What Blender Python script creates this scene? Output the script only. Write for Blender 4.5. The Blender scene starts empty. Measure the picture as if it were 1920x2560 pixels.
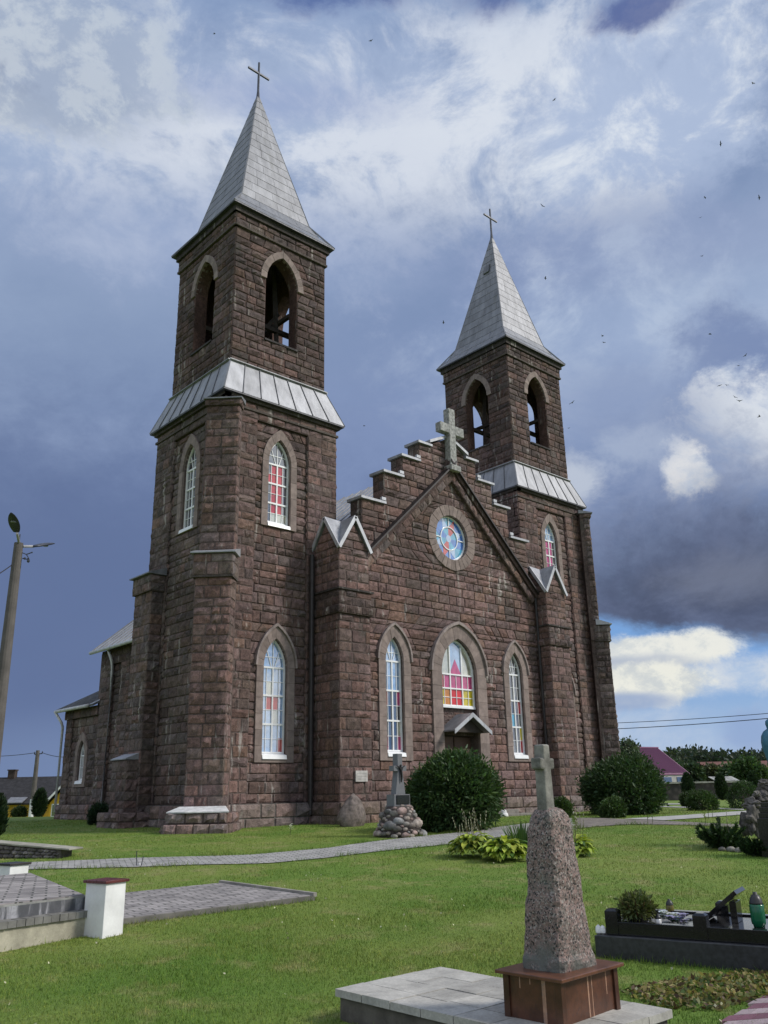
import bpy, bmesh, math, random
import numpy as np
from mathutils import Vector, Matrix, noise
from mathutils.geometry import tessellate_polygon
sc = bpy.context.scene
COL = sc.collection
rnd = random.Random(7)
nr = np.random.default_rng(11)
sq, PI = math.sqrt, math.pi
Z3 = Vector((0, 0, 1))

# ------------------------------------------------------------------ camera
CF, YAW, PITCH, ROLL = 2135.96, 0.737965, 0.316795, -0.019979
CAM = Vector((-22.9157, -24.4121, 0.8521))
FH = Vector((math.sin(YAW), math.cos(YAW), 0)); RH = Vector((math.cos(YAW), -math.sin(YAW), 0))
def ray(u, v):
    x = (u-960)/CF; y = (1280-v)/CF
    cr, sr = math.cos(ROLL), math.sin(ROLL)
    r = x*cr-y*sr; up = x*sr+y*cr
    d = math.cos(PITCH)-up*math.sin(PITCH); z = math.sin(PITCH)+up*math.cos(PITCH)
    return RH*r+FH*d+Z3*z
def sst(a, b, x):
    t = np.clip((x-a)/(b-a), 0, 1); return t*t*(3-2*t)
def terr(x, y):
    t = (x-CAM.x)*FH.x+(y-CAM.y)*FH.y; r = (x-CAM.x)*RH.x+(y-CAM.y)*RH.y
    z = -0.75*(1-sst(3.0, 30.0, t))
    left = sst(-2, -10, r)
    z = z-1.9*left*sst(46, 62, t)-0.28*sst(40, 78, t)*(1-left)
    return z
def G(u, v):
    D = ray(u, v); a, b = 2.0, 400.0; k = 1/(D.x*FH.x+D.y*FH.y)
    f = lambda t: CAM.z+D.z*k*t-float(terr(CAM.x+D.x*k*t, CAM.y+D.y*k*t))
    if f(b) > 0: b = 400
    for _ in range(60):
        m = (a+b)/2
        if f(m) > 0: a = m
        else: b = m
    P = CAM+D*(k*a); return Vector((P.x, P.y, float(terr(P.x, P.y))))
def AT(u, v, t):
    D = ray(u, v); return CAM+D*(t/(D.x*FH.x+D.y*FH.y))
def HZ(u, v, z):
    D = ray(u, v); return CAM+D*((z-CAM.z)/D.z)
def on(P): return Vector((P[0], P[1], float(terr(P[0], P[1]))))
def mpp(P):
    d = P-CAM; return (d.dot(FH)*math.cos(PITCH)+d.z*math.sin(PITCH))/CF

cam = bpy.data.cameras.new('camera'); co = bpy.data.objects.new('camera', cam); COL.objects.link(co)
cam.sensor_fit = 'VERTICAL'; cam.sensor_height = 24; cam.lens = 24*CF/2560; cam.clip_start = .05; cam.clip_end = 6000
fw = FH*math.cos(PITCH)+Z3*math.sin(PITCH); u0 = Z3*math.cos(PITCH)-FH*math.sin(PITCH)
ri = RH*math.cos(ROLL)+u0*math.sin(ROLL); up = u0*math.cos(ROLL)-RH*math.sin(ROLL)
M = Matrix((ri, up, -fw)).transposed().to_4x4(); M.translation = CAM; co.matrix_world = M
sc.camera = co

# ------------------------------------------------------------------ node helpers
class NT:
    def __init__(s, nt): s.nt = nt
    def n(s, typ, props=None, **inp):
        q = s.nt.nodes.new(typ)
        for k, v in (props or {}).items(): setattr(q, k, v)
        for k, v in inp.items():
            k = int(k[1:]) if k[0] == '_' and k[1:].isdigit() else k.replace('_', ' ')
            s.set(q.inputs[k], v)
        return q
    def set(s, sock, v):
        if hasattr(v, 'is_output'): s.nt.links.new(v, sock)
        elif isinstance(v, (tuple, list)) and len(v) == 3 and sock.type == 'RGBA': sock.default_value = (*v, 1)
        else: sock.default_value = v
    def m(s, op, a, b=None, c=None, clamp=False):
        q = s.nt.nodes.new('ShaderNodeMath'); q.operation = op; q.use_clamp = clamp
        for i, v in enumerate((a, b, c)):
            if v is not None: s.set(q.inputs[i], v)
        return q.outputs[0]
    def mix(s, f, a, b, mode='MIX'):
        q = s.nt.nodes.new('ShaderNodeMix'); q.data_type = 'RGBA'; q.blend_type = mode
        s.set(q.inputs[0], f); s.set(q.inputs[6], a); s.set(q.inputs[7], b); return q.outputs[2]
    def sm(s, x, a, b, lo=0., hi=1.):
        q = s.nt.nodes.new('ShaderNodeMapRange'); q.interpolation_type = 'SMOOTHSTEP'
        for i, v in enumerate((x, a, b, lo, hi)): s.set(q.inputs[i], v)
        return q.outputs[0]
    def noise(s, vec, scale, detail=4, rough=.55, out='Fac', dist=0):
        q = s.n('ShaderNodeTexNoise', Vector=vec, Scale=scale, Detail=detail, Roughness=rough, Distortion=dist); return q.outputs[out]
    def mapping(s, vec, scale=(1, 1, 1), rot=(0, 0, 0)):
        return s.n('ShaderNodeMapping', Vector=vec, Scale=scale, Rotation=rot).outputs[0]
def srgb(r, g, b):
    f = lambda c: (c/255/12.92 if c/255 <= .04045 else ((c/255+.055)/1.055)**2.4); return (f(r), f(g), f(b))
MATS = {}
def material(name, fn):
    if name in MATS: return MATS[name]
    m = bpy.data.materials.new(name); m.use_nodes = True; nt = NT(m.node_tree)
    bs = m.node_tree.nodes['Principled BSDF']; fn(nt, bs); MATS[name] = m; return m
def pos(nt): return nt.n('ShaderNodeNewGeometry').outputs['Position']
def tint(nt): return nt.n('ShaderNodeAttribute', {'attribute_name': 'tint'}).outputs['Color']
def bump(nt, bs, h, strength=.4, dist=.02):
    b = nt.n('ShaderNodeBump', Strength=strength, Distance=dist, Height=h); nt.set(bs.inputs['Normal'], b.outputs[0])
def simple(name, col, rough=.6, metal=0, var=.25, scale=6, bumpd=.004, spec=.5, usetint=True):
    def fn(nt, bs):
        p = pos(nt); n = nt.noise(p, scale, 6, .6); n2 = nt.noise(p, scale*9, 3)
        k = nt.m('ADD', nt.sm(n, .25, .75, 1-var, 1+var), nt.m('MULTIPLY', nt.m('SUBTRACT', n2, .5), var))
        c = nt.mix(1, col, nt.n('ShaderNodeCombineColor', Red=k, Green=k, Blue=k).outputs[0], 'MULTIPLY')
        if usetint: c = nt.mix(1, c, tint(nt), 'MULTIPLY')
        nt.set(bs.inputs['Base Color'], c)
        nt.set(bs.inputs['Roughness'], nt.sm(n2, .2, .8, max(0.02, rough-.1), min(1, rough+.1))); bs.inputs['Metallic'].default_value = metal
        bs.inputs['Specular IOR Level'].default_value = spec
        if bumpd: bump(nt, bs, nt.noise(p, scale*12, 5, .65), .5, bumpd)
    return material(name, fn)
def f_stone(nt, bs):
    p = pos(nt); t = tint(nt)
    n1 = nt.noise(p, 7, 8, .7); n2 = nt.noise(p, 38, 6, .7); n3 = nt.noise(p, .45, 4, .6)
    k = nt.m('MULTIPLY', nt.sm(n1, .25, .75, .56, 1.44), nt.sm(n2, .25, .75, .68, 1.34))
    k = nt.m('MULTIPLY', k, nt.sm(n3, .3, .7, .74, 1.24))
    c = nt.mix(1, t, nt.n('ShaderNodeCombineColor', Red=k, Green=k, Blue=k).outputs[0], 'MULTIPLY')
    ms = nt.noise(nt.mapping(p, (1, 1, .5)), 1.7, 5, .6)
    c = nt.mix(nt.m('MULTIPLY', nt.sm(ms, .56, .72), .5), c, (.055, .06, .05))
    st = nt.noise(nt.mapping(p, (5.5, 5.5, .55)), 1.0, 5, .62); gate = nt.noise(p, .8, 3)
    f = nt.m('MULTIPLY', nt.sm(st, .575, .7), nt.sm(gate, .4, .6))
    c = nt.mix(nt.m('MULTIPLY', f, .72), c, (.42, .39, .36))
    nt.set(bs.inputs['Base Color'], c); bs.inputs['Roughness'].default_value = .88; bs.inputs['Specular IOR Level'].default_value = .25
    h = nt.m('ADD', nt.noise(p, 16, 8, .7), nt.m('MULTIPLY', n2, .4)); bump(nt, bs, h, .8, .028)
STONE = material('rough_ashlar', f_stone)
DRESS = simple('dressed_stone', (.225, .18, .163), .85, var=.22, scale=5, bumpd=.004, spec=.2)
def f_metal(nt, bs):
    p = pos(nt); t = tint(nt); n = nt.noise(nt.mapping(p, (3, 3, .5)), 1.3, 6, .65); n2 = nt.noise(p, 14, 5, .6)
    k = nt.m('MULTIPLY', nt.sm(n, .2, .8, .68, 1.22), nt.sm(n2, .2, .8, .9, 1.1))
    c = nt.mix(1, nt.mix(1, (.215, .22, .235), t, 'MULTIPLY'), nt.n('ShaderNodeCombineColor', Red=k, Green=k, Blue=k).outputs[0], 'MULTIPLY')
    d = nt.noise(nt.mapping(p, (1.1, 1.1, .25)), 1.6, 5, .6)
    c = nt.mix(nt.sm(d, .58, .8, 0, .5), c, (.16, .16, .14))
    nt.set(bs.inputs['Base Color'], c); bs.inputs['Metallic'].default_value = .35
    nt.set(bs.inputs['Roughness'], nt.sm(n2, .2, .8, .45, .65)); bump(nt, bs, n, .25, .02)
METAL = material('galvanised_sheet', f_metal)
DARKM = simple('dark_flashing', (.035, .03, .03), .5, metal=.3)
WHITE = simple('white_frame', (.78, .79, .8), .4, var=.06, bumpd=0)
WHITEW = simple('whitewash', (.72, .72, .71), .8, var=.12, scale=3, bumpd=.003)
DARK = simple('dark_inside', (.02, .017, .015), .95, var=.3)
WOOD = simple('brown_door_wood', (.1, .055, .04), .6, var=.25, scale=4)
TAN = simple('tan_panel', (.34, .24, .17), .6)
TIMBER = simple('old_timber', (.045, .035, .03), .85, var=.35, scale=5)
REDPL = simple('inner_brick', (.16, .065, .045), .9, var=.35, scale=8, bumpd=.01)
CONC = simple('grey_concrete', (.25, .25, .235), .88, var=.3, scale=4, bumpd=.006, spec=.2)
CONCD = simple('dark_concrete', (.11, .10, .09), .9, var=.4, scale=4, bumpd=.006, spec=.2)
LICH = simple('lichened_stone', (.19, .185, .165), .9, var=.5, scale=9, bumpd=.01, spec=.2)
BLACKG = simple('black_granite', (.012, .012, .013), .14, var=.2, scale=30, bumpd=0)
GREYG = simple('dull_granite', (.028, .03, .034), .38, var=.4, scale=22, bumpd=.001)
BOULD = simple('boulder_stone', (1, 1, 1), .85, var=.4, scale=9, bumpd=.01, spec=.25)
IRON = simple('dark_iron', (.06, .065, .08), .5, metal=.5)
POLEC = simple('pole_concrete', (.1, .09, .083), .9, var=.25, scale=3, bumpd=.006)
LEAF = None
def f_leaf(nt, bs):
    t = tint(nt); p = pos(nt); n = nt.noise(p, 2.2, 4)
    k = nt.sm(n, .25, .75, .7, 1.3); c = nt.mix(1, t, nt.n('ShaderNodeCombineColor', Red=k, Green=k, Blue=k).outputs[0], 'MULTIPLY')
    nt.set(bs.inputs['Base Color'], c); bs.inputs['Roughness'].default_value = .55; bs.inputs['Specular IOR Level'].default_value = .3
    tr = nt.n('ShaderNodeBsdfTranslucent', Color=nt.mix(1, c, (1.0, 1.15, .6), 'MULTIPLY'))
    out = nt.nt.nodes['Material Output']; mx = nt.n('ShaderNodeMixShader', _0=.3); nt.nt.links.new(bs.outputs[0], mx.inputs[1]); nt.nt.links.new(tr.outputs[0], mx.inputs[2]); nt.nt.links.new(mx.outputs[0], out.inputs[0])
LEAF = material('leaves', f_leaf)
BARK = simple('bark', (.07, .05, .035), .9, var=.4, scale=10, bumpd=.01)
def f_grass(nt, bs):
    p = pos(nt); n1 = nt.noise(p, .35, 5, .6); n2 = nt.noise(p, 1.6, 6, .65); n3 = nt.noise(p, 22, 4, .7)
    c = nt.mix(nt.sm(n1, .35, .65), (.098, .168, .03), (.15, .197, .046))
    c = nt.mix(nt.sm(n2, .5, .68, 0, .8), c, (.21, .21, .085))
    c = nt.mix(nt.sm(n2, .44, .28, 0, .6), c, (.09, .15, .03))
    k = nt.sm(n3, .25, .75, .74, 1.26); c = nt.mix(1, c, nt.n('ShaderNodeCombineColor', Red=k, Green=k, Blue=k).outputs[0], 'MULTIPLY')
    c = nt.mix(1, c, tint(nt), 'MULTIPLY')
    nt.set(bs.inputs['Base Color'], c); bs.inputs['Roughness'].default_value = .75; bs.inputs['Specular IOR Level'].default_value = .15
    bump(nt, bs, nt.noise(p, 45, 5, .7), .8, .03)
GRASS = material('grass', f_grass)
def f_paver(nt, bs, sx=1, cols=((.36, .35, .33), (.28, .275, .265)), rot=.4, scale=2.2, bw=.5, rh=.25):
    p = pos(nt); mp = nt.mapping(p, (sx, sx, 0.0001), (0, 0, rot))
    b = nt.n('ShaderNodeTexBrick', {'offset': .5}, Vector=mp, Color1=cols[0], Color2=cols[1], Mortar=(.075, .075, .065), Scale=scale)
    b.inputs['Mortar Size'].default_value = .022; b.inputs['Brick Width'].default_value = bw; b.inputs['Row Height'].default_value = rh; b.inputs['Bias'].default_value = -.1
    n = nt.noise(p, 3, 6, .65); k = nt.sm(n, .25, .75, .72, 1.25); n2 = nt.noise(p, 40, 4)
    c = nt.mix(1, b.outputs[0], nt.n('ShaderNodeCombineColor', Red=k, Green=k, Blue=k).outputs[0], 'MULTIPLY')
    c = nt.mix(nt.sm(nt.noise(p, 1.1, 5, .7), .62, .8, 0, .5), c, (.06, .075, .035))
    nt.set(bs.inputs['Base Color'], c); bs.inputs['Roughness'].default_value = .88
    bump(nt, bs, nt.m('ADD', nt.m('MULTIPLY', b.outputs[1], -1.0), nt.m('MULTIPLY', n2, .4)), .6, .01)
PAVER = material('path_pavers', f_paver)
GVEL = material('trodden_pavers', lambda nt, bs: f_paver(nt, bs, cols=((.22, .19, .165), (.17, .15, .13))))
SLABP = material('terrace_pavers', lambda nt, bs: f_paver(nt, bs, cols=((.34, .31, .295), (.17, .155, .15)), rot=.38, scale=1.7, bw=.5, rh=.25))
def f_granite(nt, bs):
    p = pos(nt)
    v = nt.n('ShaderNodeTexVoronoi', Vector=p, Scale=105.0); cc = v.outputs['Color']; s = nt.n('ShaderNodeSeparateColor', Color=cc)
    c = nt.mix(nt.sm(s.outputs[0], .35, .6), (.14, .112, .1), (.24, .165, .145))
    c = nt.mix(nt.sm(s.outputs[1], .8, .84), c, (.022, .02, .02))
    c = nt.mix(nt.sm(s.outputs[2], .82, .9), c, (.31, .275, .25))
    n = nt.noise(p, 4, 6, .65); c = nt.mix(nt.sm(n, .52, .72, 0, .55), c, (.15, .165, .14))
    z = nt.n('ShaderNodeSeparateXYZ', Vector=p).outputs[2]
    c = nt.mix(nt.m('MULTIPLY', nt.sm(z, -.02, -.16), nt.sm(nt.noise(p, 9, 5), .35, .6)), c, (.12, .125, .11))
    nt.set(bs.inputs['Base Color'], c); bs.inputs['Roughness'].default_value = .8
    bump(nt, bs, nt.m('ADD', nt.noise(p, 30, 6, .7), nt.m('MULTIPLY', s.outputs[0], .5)), .8, .012)
GRANITE = material('pink_granite', f_granite)
def f_rust(nt, bs):
    p = pos(nt); n = nt.noise(p, 6, 7, .7); n2 = nt.noise(p, 40, 4)
    c = nt.mix(nt.sm(n, .3, .7), (.05, .021, .012), (.115, .047, .026)); c = nt.mix(nt.sm(n2, .5, .8, 0, .5), c, (.04, .03, .03))
    c = nt.mix(1, c, tint(nt), 'MULTIPLY')
    nt.set(bs.inputs['Base Color'], c); bs.inputs['Roughness'].default_value = .32; bump(nt, bs, n2, .3, .003)
RUST = material('rusty_plate', f_rust)
def f_tile(nt, bs):
    p = pos(nt); n = nt.noise(p, 5, 7, .7); n2 = nt.noise(p, 50, 5, .7)
    c = nt.mix(1, (.40, .385, .355), tint(nt), 'MULTIPLY'); k = nt.m('MULTIPLY', nt.sm(n, .25, .75, .7, 1.2), nt.sm(n2, .25, .75, .85, 1.15))
    c = nt.mix(1, c, nt.n('ShaderNodeCombineColor', Red=k, Green=k, Blue=k).outputs[0], 'MULTIPLY')
    nt.set(bs.inputs['Base Color'], c); bs.inputs['Roughness'].default_value = .85; bump(nt, bs, n2, .3, .003)
TILE = material('slab_tile', f_tile)
def glass(name, col, refl=.28):
    def fn(nt, bs):
        p = pos(nt); n = nt.noise(p, 2.5, 3); nt.set(bs.inputs['Base Color'], nt.mix(nt.sm(nt.noise(p, 5, 4), .35, .7, 0, .55), col, tuple(c*.45 for c in col))); bs.inputs['Roughness'].default_value = .15
        b = nt.n('ShaderNodeBump', Strength=.12, Distance=.02, Height=n)
        g = nt.n('ShaderNodeBsdfGlossy', Color=(.95, .97, 1), Roughness=.02, Normal=b.outputs[0])
        mx = nt.n('ShaderNodeMixShader', _0=refl); L = nt.nt.links
        L.new(bs.outputs[0], mx.inputs[1]); L.new(g.outputs[0], mx.inputs[2]); L.new(mx.outputs[0], nt.nt.nodes['Material Output'].inputs[0])
    return material('glass_'+name, fn)
GL = [glass('sky', (.27, .44, .68), .36), glass('dark', (.035, .04, .05), .25), glass('red', (.5, .03, .045), .1), glass('rose', (.5, .06, .19), .1),  # 'sky': blue panes, reflected pale sky put into the base colour too
      glass('yellow', (.62, .5, .02), .08), glass('amber', (.6, .22, .02), .08), glass('pale', (.5, .5, .38), .35), glass('royal', (.05, .2, .6), .2), glass('teal', (.08, .4, .6), .2), glass('brick', (.55, .09, .08), .14), glass('grey', (.11, .12, .125), .25), glass('scarlet', (.65, .02, .015), .06)]
SKY, DK, RED, ROSE, YEL, AMB, PALE, ROY, TEAL, BRK, GRY, SCA = range(12)

# ------------------------------------------------------------------ objects
WM = {}
def tag(o, label=None, cat=None, group=None, kind=None):
    if label: o['label'] = label
    if cat: o['category'] = cat
    if group: o['group'] = group
    if kind: o['kind'] = kind
    return o
def thing(name, label, cat, loc=(0, 0, 0), group=None):
    o = bpy.data.objects.new(name, None); COL.objects.link(o); o.location = loc; o.empty_display_size = .2
    WM[o.name] = Matrix.Translation(Vector(loc)); return tag(o, label, cat, group)
def link(name, me, parent=None):
    o = bpy.data.objects.new(name, me); COL.objects.link(o)
    if parent is not None:
        m = WM[parent.name]; me.transform(m.inverted()); o.parent = parent; WM[o.name] = m
    else: WM[o.name] = Matrix.Identity(4)
    return o
def copy_thing(src, loc, label=None):
    c = src.copy(); COL.objects.link(c); c.location = loc; WM[c.name] = Matrix.Translation(Vector(loc))
    if label: c['label'] = label
    for ch in list(src.children):
        d = ch.copy(); COL.objects.link(d); d.parent = c
        for g in list(ch.children):
            e = g.copy(); COL.objects.link(e); e.parent = d
    return c
class MB:
    def __init__(s): s.v = []; s.f = []; s.m = []; s.c = []
    def add(s, vs, fs, mat=0, col=(1, 1, 1)):
        k = len(s.v); s.v.extend([tuple(p) for p in vs]); s.c.extend([col]*len(vs))
        for f in fs: s.f.append([i+k for i in f]); s.m.append(mat)
    def hexa(s, p, mat=0, col=(1, 1, 1)):   # p: 4 bottom ccw, 4 top
        s.add(p, [(3, 2, 1, 0), (4, 5, 6, 7), (0, 1, 5, 4), (1, 2, 6, 5), (2, 3, 7, 6), (3, 0, 4, 7)], mat, col)
    def box(s, x0, x1, y0, y1, z0, z1, mat=0, col=(1, 1, 1)):
        s.hexa([(x0, y0, z0), (x1, y0, z0), (x1, y1, z0), (x0, y1, z0), (x0, y0, z1), (x1, y0, z1), (x1, y1, z1), (x0, y1, z1)], mat, col)
    def fbox(s, fr, u0, u1, z0, z1, n0, n1, mat=0, col=(1, 1, 1)):
        s.hexa([fr.p(u0, z0, n1), fr.p(u1, z0, n1), fr.p(u1, z0, n0), fr.p(u0, z0, n0), fr.p(u0, z1, n1), fr.p(u1, z1, n1), fr.p(u1, z1, n0), fr.p(u0, z1, n0)], mat, col)
    def quadprism(s, fr, q, n0, n1, mat=0, col=(1, 1, 1)):
        s.hexa([fr.p(q[i][0], q[i][1], n0) for i in range(4)][::1]+[fr.p(q[i][0], q[i][1], n1) for i in range(4)], mat, col)
    def prism(s, fr, outer, holes, n0, n1, mat=0, col=(1, 1, 1)):
        loops = [outer]+list(holes); tri = tessellate_polygon([[Vector((a, b, 0)) for a, b in l] for l in loops])
        flat = [p for l in loops for p in l]; N = len(flat)
        vs = [fr.p(a, b, n1) for a, b in flat]+[fr.p(a, b, n0) for a, b in flat]; fs = []
        for t in tri:
            a, b, c = (flat[i] for i in t); ar = (b[0]-a[0])*(c[1]-a[1])-(b[1]-a[1])*(c[0]-a[0])
            t = tuple(t) if ar > 0 else tuple(t)[::-1]
            fs.append(t); fs.append(tuple(i+N for i in t)[::-1])
        k = 0
        for li, l in enumerate(loops):
            n = len(l); A = sum(l[i][0]*l[(i+1) % n][1]-l[(i+1) % n][0]*l[i][1] for i in range(n))
            ccw = (A > 0) if li == 0 else (A < 0)
            for i in range(n):
                a, b = k+i, k+(i+1) % n
                fs.append((a, a+N, b+N, b) if ccw else (b, b+N, a+N, a))
            k += n
        s.add(vs, fs, mat, col)
    def bar(s, a, b, w, h=None, mat=0, col=(1, 1, 1), upv=Z3):
        a = Vector(a); b = Vector(b); h = h or w; d = (b-a).normalized(); x = d.cross(upv)
        if x.length < 1e-4: x = Vector((1, 0, 0))
        x.normalize(); y = x.cross(d); x = x*w/2; y = y*h/2
        s.hexa([a-x-y, a+x-y, a+x+y, a-x+y, b-x-y, b+x-y, b+x+y, b-x+y], mat, col)
    def tube(s, pts, rad, n=8, mat=0, col=(1, 1, 1)):
        pts = [Vector(p) for p in pts]; R = rad if isinstance(rad, (list, tuple)) else [rad]*len(pts); vs = []; fs = []
        for i, p in enumerate(pts):
            d = (pts[min(i+1, len(pts)-1)]-pts[max(i-1, 0)]).normalized(); x = d.cross(Z3)
            if x.length < 1e-3: x = Vector((1, 0, 0))
            x.normalize(); y = d.cross(x)
            for k in range(n):
                a = 2*PI*k/n; vs.append(p+x*math.cos(a)*R[i]+y*math.sin(a)*R[i])
        for i in range(len(pts)-1):
            for k in range(n):
                fs.append((i*n+k, (i+1)*n+k, (i+1)*n+(k+1) % n, i*n+(k+1) % n))
        fs.append(tuple(range(n))); fs.append(tuple(range((len(pts)-1)*n, len(pts)*n))[::-1]); s.add(vs, fs, mat, col)
    def lathe(s, C, prof, n=16, mat=0, col=(1, 1, 1), fold=None):
        vs = []; fs = []
        for r, z in prof:
            for k in range(n):
                a = 2*PI*k/n; q = r*(fold(a, z) if fold else 1); vs.append((C[0]+q*math.cos(a), C[1]+q*math.sin(a), C[2]+z))
        for i in range(len(prof)-1):
            for k in range(n): fs.append((i*n+k, i*n+(k+1) % n, (i+1)*n+(k+1) % n, (i+1)*n+k))
        fs.append(tuple(range(n))[::-1]); fs.append(tuple(range((len(prof)-1)*n, len(prof)*n))); s.add(vs, fs, mat, col)
    def boulder(s, C, R, seed=0, mat=0, col=(1, 1, 1), rough=.22, sub=2, rot=0, freq=1.3):
        b = bmesh.new(); bmesh.ops.create_icosphere(b, subdivisions=sub, radius=1); o = Vector((seed*7.13, seed*3.7, seed*1.9)); vs = []
        for v in b.verts:
            q = v.co*(1+rough*noise.noise(v.co*freq+o)*1.6+rough*.4*noise.noise(v.co*freq*3+o)); x, y = q.x*R[0], q.y*R[1]
            vs.append((C[0]+x*math.cos(rot)-y*math.sin(rot), C[1]+x*math.sin(rot)+y*math.cos(rot), C[2]+q.z*R[2]))
        s.add(vs, [[v.index for v in f.verts] for f in b.faces], mat, col); b.free()
    def build(s, name, mats, parent=None, smooth=False, bevel=0):
        me = bpy.data.meshes.new(name); me.from_pydata(s.v, [], s.f)
        for m in (mats if isinstance(mats, (list, tuple)) else [mats]): me.materials.append(m)
        me.polygons.foreach_set('material_index', s.m)
        at = me.color_attributes.new('tint', 'FLOAT_COLOR', 'POINT')
        at.data.foreach_set('color', np.hstack([np.array(s.c, np.float32).reshape(-1, 3), np.ones((len(s.c), 1), np.float32)]).ravel())
        if smooth: me.polygons.foreach_set('use_smooth', [True]*len(s.f))
        me.update(); o = link(name, me, parent)
        if bevel:
            b = o.modifiers.new('bevel', 'BEVEL'); b.width = bevel; b.segments = 2; b.limit_method = 'ANGLE'
        return o
def np_mesh(name, V, Fq, T, mat, parent=None):
    me = bpy.data.meshes.new(name); n = Fq.shape[1]; V = np.ascontiguousarray(V, np.float32)
    me.vertices.add(len(V)); me.vertices.foreach_set('co', V.ravel())
    me.loops.add(Fq.size); me.loops.foreach_set('vertex_index', Fq.astype(np.int32).ravel())
    me.polygons.add(len(Fq)); me.polygons.foreach_set('loop_start', np.arange(0, Fq.size, n, dtype=np.int32))
    me.update(calc_edges=True); me.materials.append(mat)
    at = me.color_attributes.new('tint', 'FLOAT_COLOR', 'POINT')
    at.data.foreach_set('color', np.hstack([T, np.ones((len(T), 1))]).astype(np.float32).ravel())
    return link(name, me, parent)
class FR:
    def __init__(s, O, U): s.O = Vector(O); s.U = Vector(U).normalized(); s.N = s.U.cross(Z3)
    def p(s, u, z, n=0): return s.O+s.U*u+Z3*z+s.N*n

# ------------------------------------------------------------------ masonry
PAL = [(.172, .117, .106), (.146, .106, .097), (.078, .064, .06), (.132, .118, .11), (.16, .112, .084), (.122, .11, .096), (.16, .11, .102), (.122, .10, .093)]
def pick(w):
    c = PAL[rnd.choices(range(8), w)[0]]; mu = MEAN[id(w)]; c = tuple(a*.55+b*.45 for a, b in zip(c, mu)); k = rnd.uniform(.78, 1.2)*(.8 if w is W_TOP else 1.3 if w is W_BASE else 1); j = rnd.uniform(.94, 1.06); return (c[0]*k*j, c[1]*k, c[2]*k/j)
W_WARM = [7, 4, 1, 1, 2, 1, 5, 3]; W_GREY = [1, 3, 4, 8, .7, 6, .6, 4]; W_TOP = [1.5, 3, 8, 1.5, 1.5, 1.5, 2.5, 7]; W_MID = [4.5, 5, 2, 2.5, 2.2, 2, 4, 4]; W_BASE = [1.5, 2, 2, 9, .6, 4, 1, 2]  # W_GREY: left-facing walls, blue sky light put into the stone tint
PAL = [(r*.95, g*.86, b*.85) for r, g, b in PAL]
MEAN = {id(w): tuple(sum(p[i]*q for p, q in zip(PAL, w))/sum(w) for i in range(3)) for w in (W_WARM, W_GREY, W_TOP, W_MID, W_BASE)}
MORT = (.096, .071, .064)
def one_stone(mb, fr, q, col, prot, n0):
    (a0, b0, z0), (a1, b1, z1) = q; w = max(.05, (b0-a0+b1-a1)/2); h = z1-z0
    rs = min(.3, .028/w); rt = min(.3, .028/h); ss = [0, rs, .3, .55, .78, 1-rs, 1]; tt = [0, rt, .5, 1-rt, 1]
    g = .005; tx = rnd.uniform(-1, 1)*.018; tz = rnd.uniform(-1, 1)*.014; base = prot*rnd.uniform(.55, 1.15); vs = []
    for j, t in enumerate(tt):
        for i, s in enumerate(ss):
            a = a0+(a1-a0)*t+g; b = b0+(b1-b0)*t-g; u = a+(b-a)*s; z = z0+g+(h-2*g)*t
            if i in (0, 6) or j in (0, 4): n = -.014
            elif i in (1, 5) or j in (1, 3): n = base*.35+rnd.uniform(-.006, .012)
            else: n = base+tx*(s*2-1)+tz*(t*2-1)+rnd.uniform(-.028, .03); u += rnd.uniform(-.05, .05)*w; z += rnd.uniform(-.15, .15)*h
            vs.append(fr.p(u, z, n0+n))
    fs = [(j*7+i, j*7+i+1, (j+1)*7+i+1, (j+1)*7+i) for j in range(4) for i in range(6)]
    mb.add(vs, fs, 0, col)
def courses(z0, z1, breaks=(), h=.285):
    b = sorted({z0, z1, *[x for x in breaks if z0 < x < z1]}); out = [z0]
    for a, c in zip(b, b[1:]):
        n = max(1, round((c-a)/h)); ws = [rnd.uniform(.72, 1.35) for _ in range(n)]; tot = sum(ws); acc = 0
        for w_ in ws: acc += w_; out.append(a+(c-a)*acc/tot)
        out[-1] = c
    return out
def stones(mb, fr, zs, xl, xr, holes=(), w=W_MID, smin=.28, smax=.76, prot=.05, n0=0):
    L = xl if callable(xl) else (lambda z: xl); R = xr if callable(xr) else (lambda z: xr)
    for z0, z1 in zip(zs, zs[1:]):
        cur = (L(z0), L(z1)); iv = []; zm = (z0+z1)/2
        for cx, hw, hz0, hz1 in sorted(holes, key=lambda h: h[0]):
            if hz0-.02 < zm and z0 < hz1 and z1 > hz0:
                wb, wt = hw(z0), hw(z1); iv.append((cur, (cx-wb, cx-wt))); cur = (cx+wb, cx+wt)
        iv.append((cur, (R(z0), R(z1))))
        for (a0, a1), (b0, b1) in iv:
            wd = ((b0-a0)+(b1-a1))/2
            if wd < .05: continue
            fs = [0.]
            while fs[-1] < 1:
                fs.append(fs[-1]+rnd.uniform(smin, smax)/wd)
            if len(fs) > 2 and (1-fs[-2])*wd < .22: fs.pop(-2)
            fs[-1] = 1.
            for f0, f1 in zip(fs, fs[1:]):
                one_stone(mb, fr, ((a0+(b0-a0)*f0, a0+(b0-a0)*f1, z0), (a1+(b1-a1)*f0, a1+(b1-a1)*f1, z1)), pick(w), prot, n0)
def arch_hw(a, zs, zh):
    H = zh-zs; k = (H*H-a*a)/(2*a); Rr = a+k
    return lambda z: a if z <= zs else (0. if z >= zh else max(0., sq(Rr*Rr-(z-zs)**2)-k))
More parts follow.
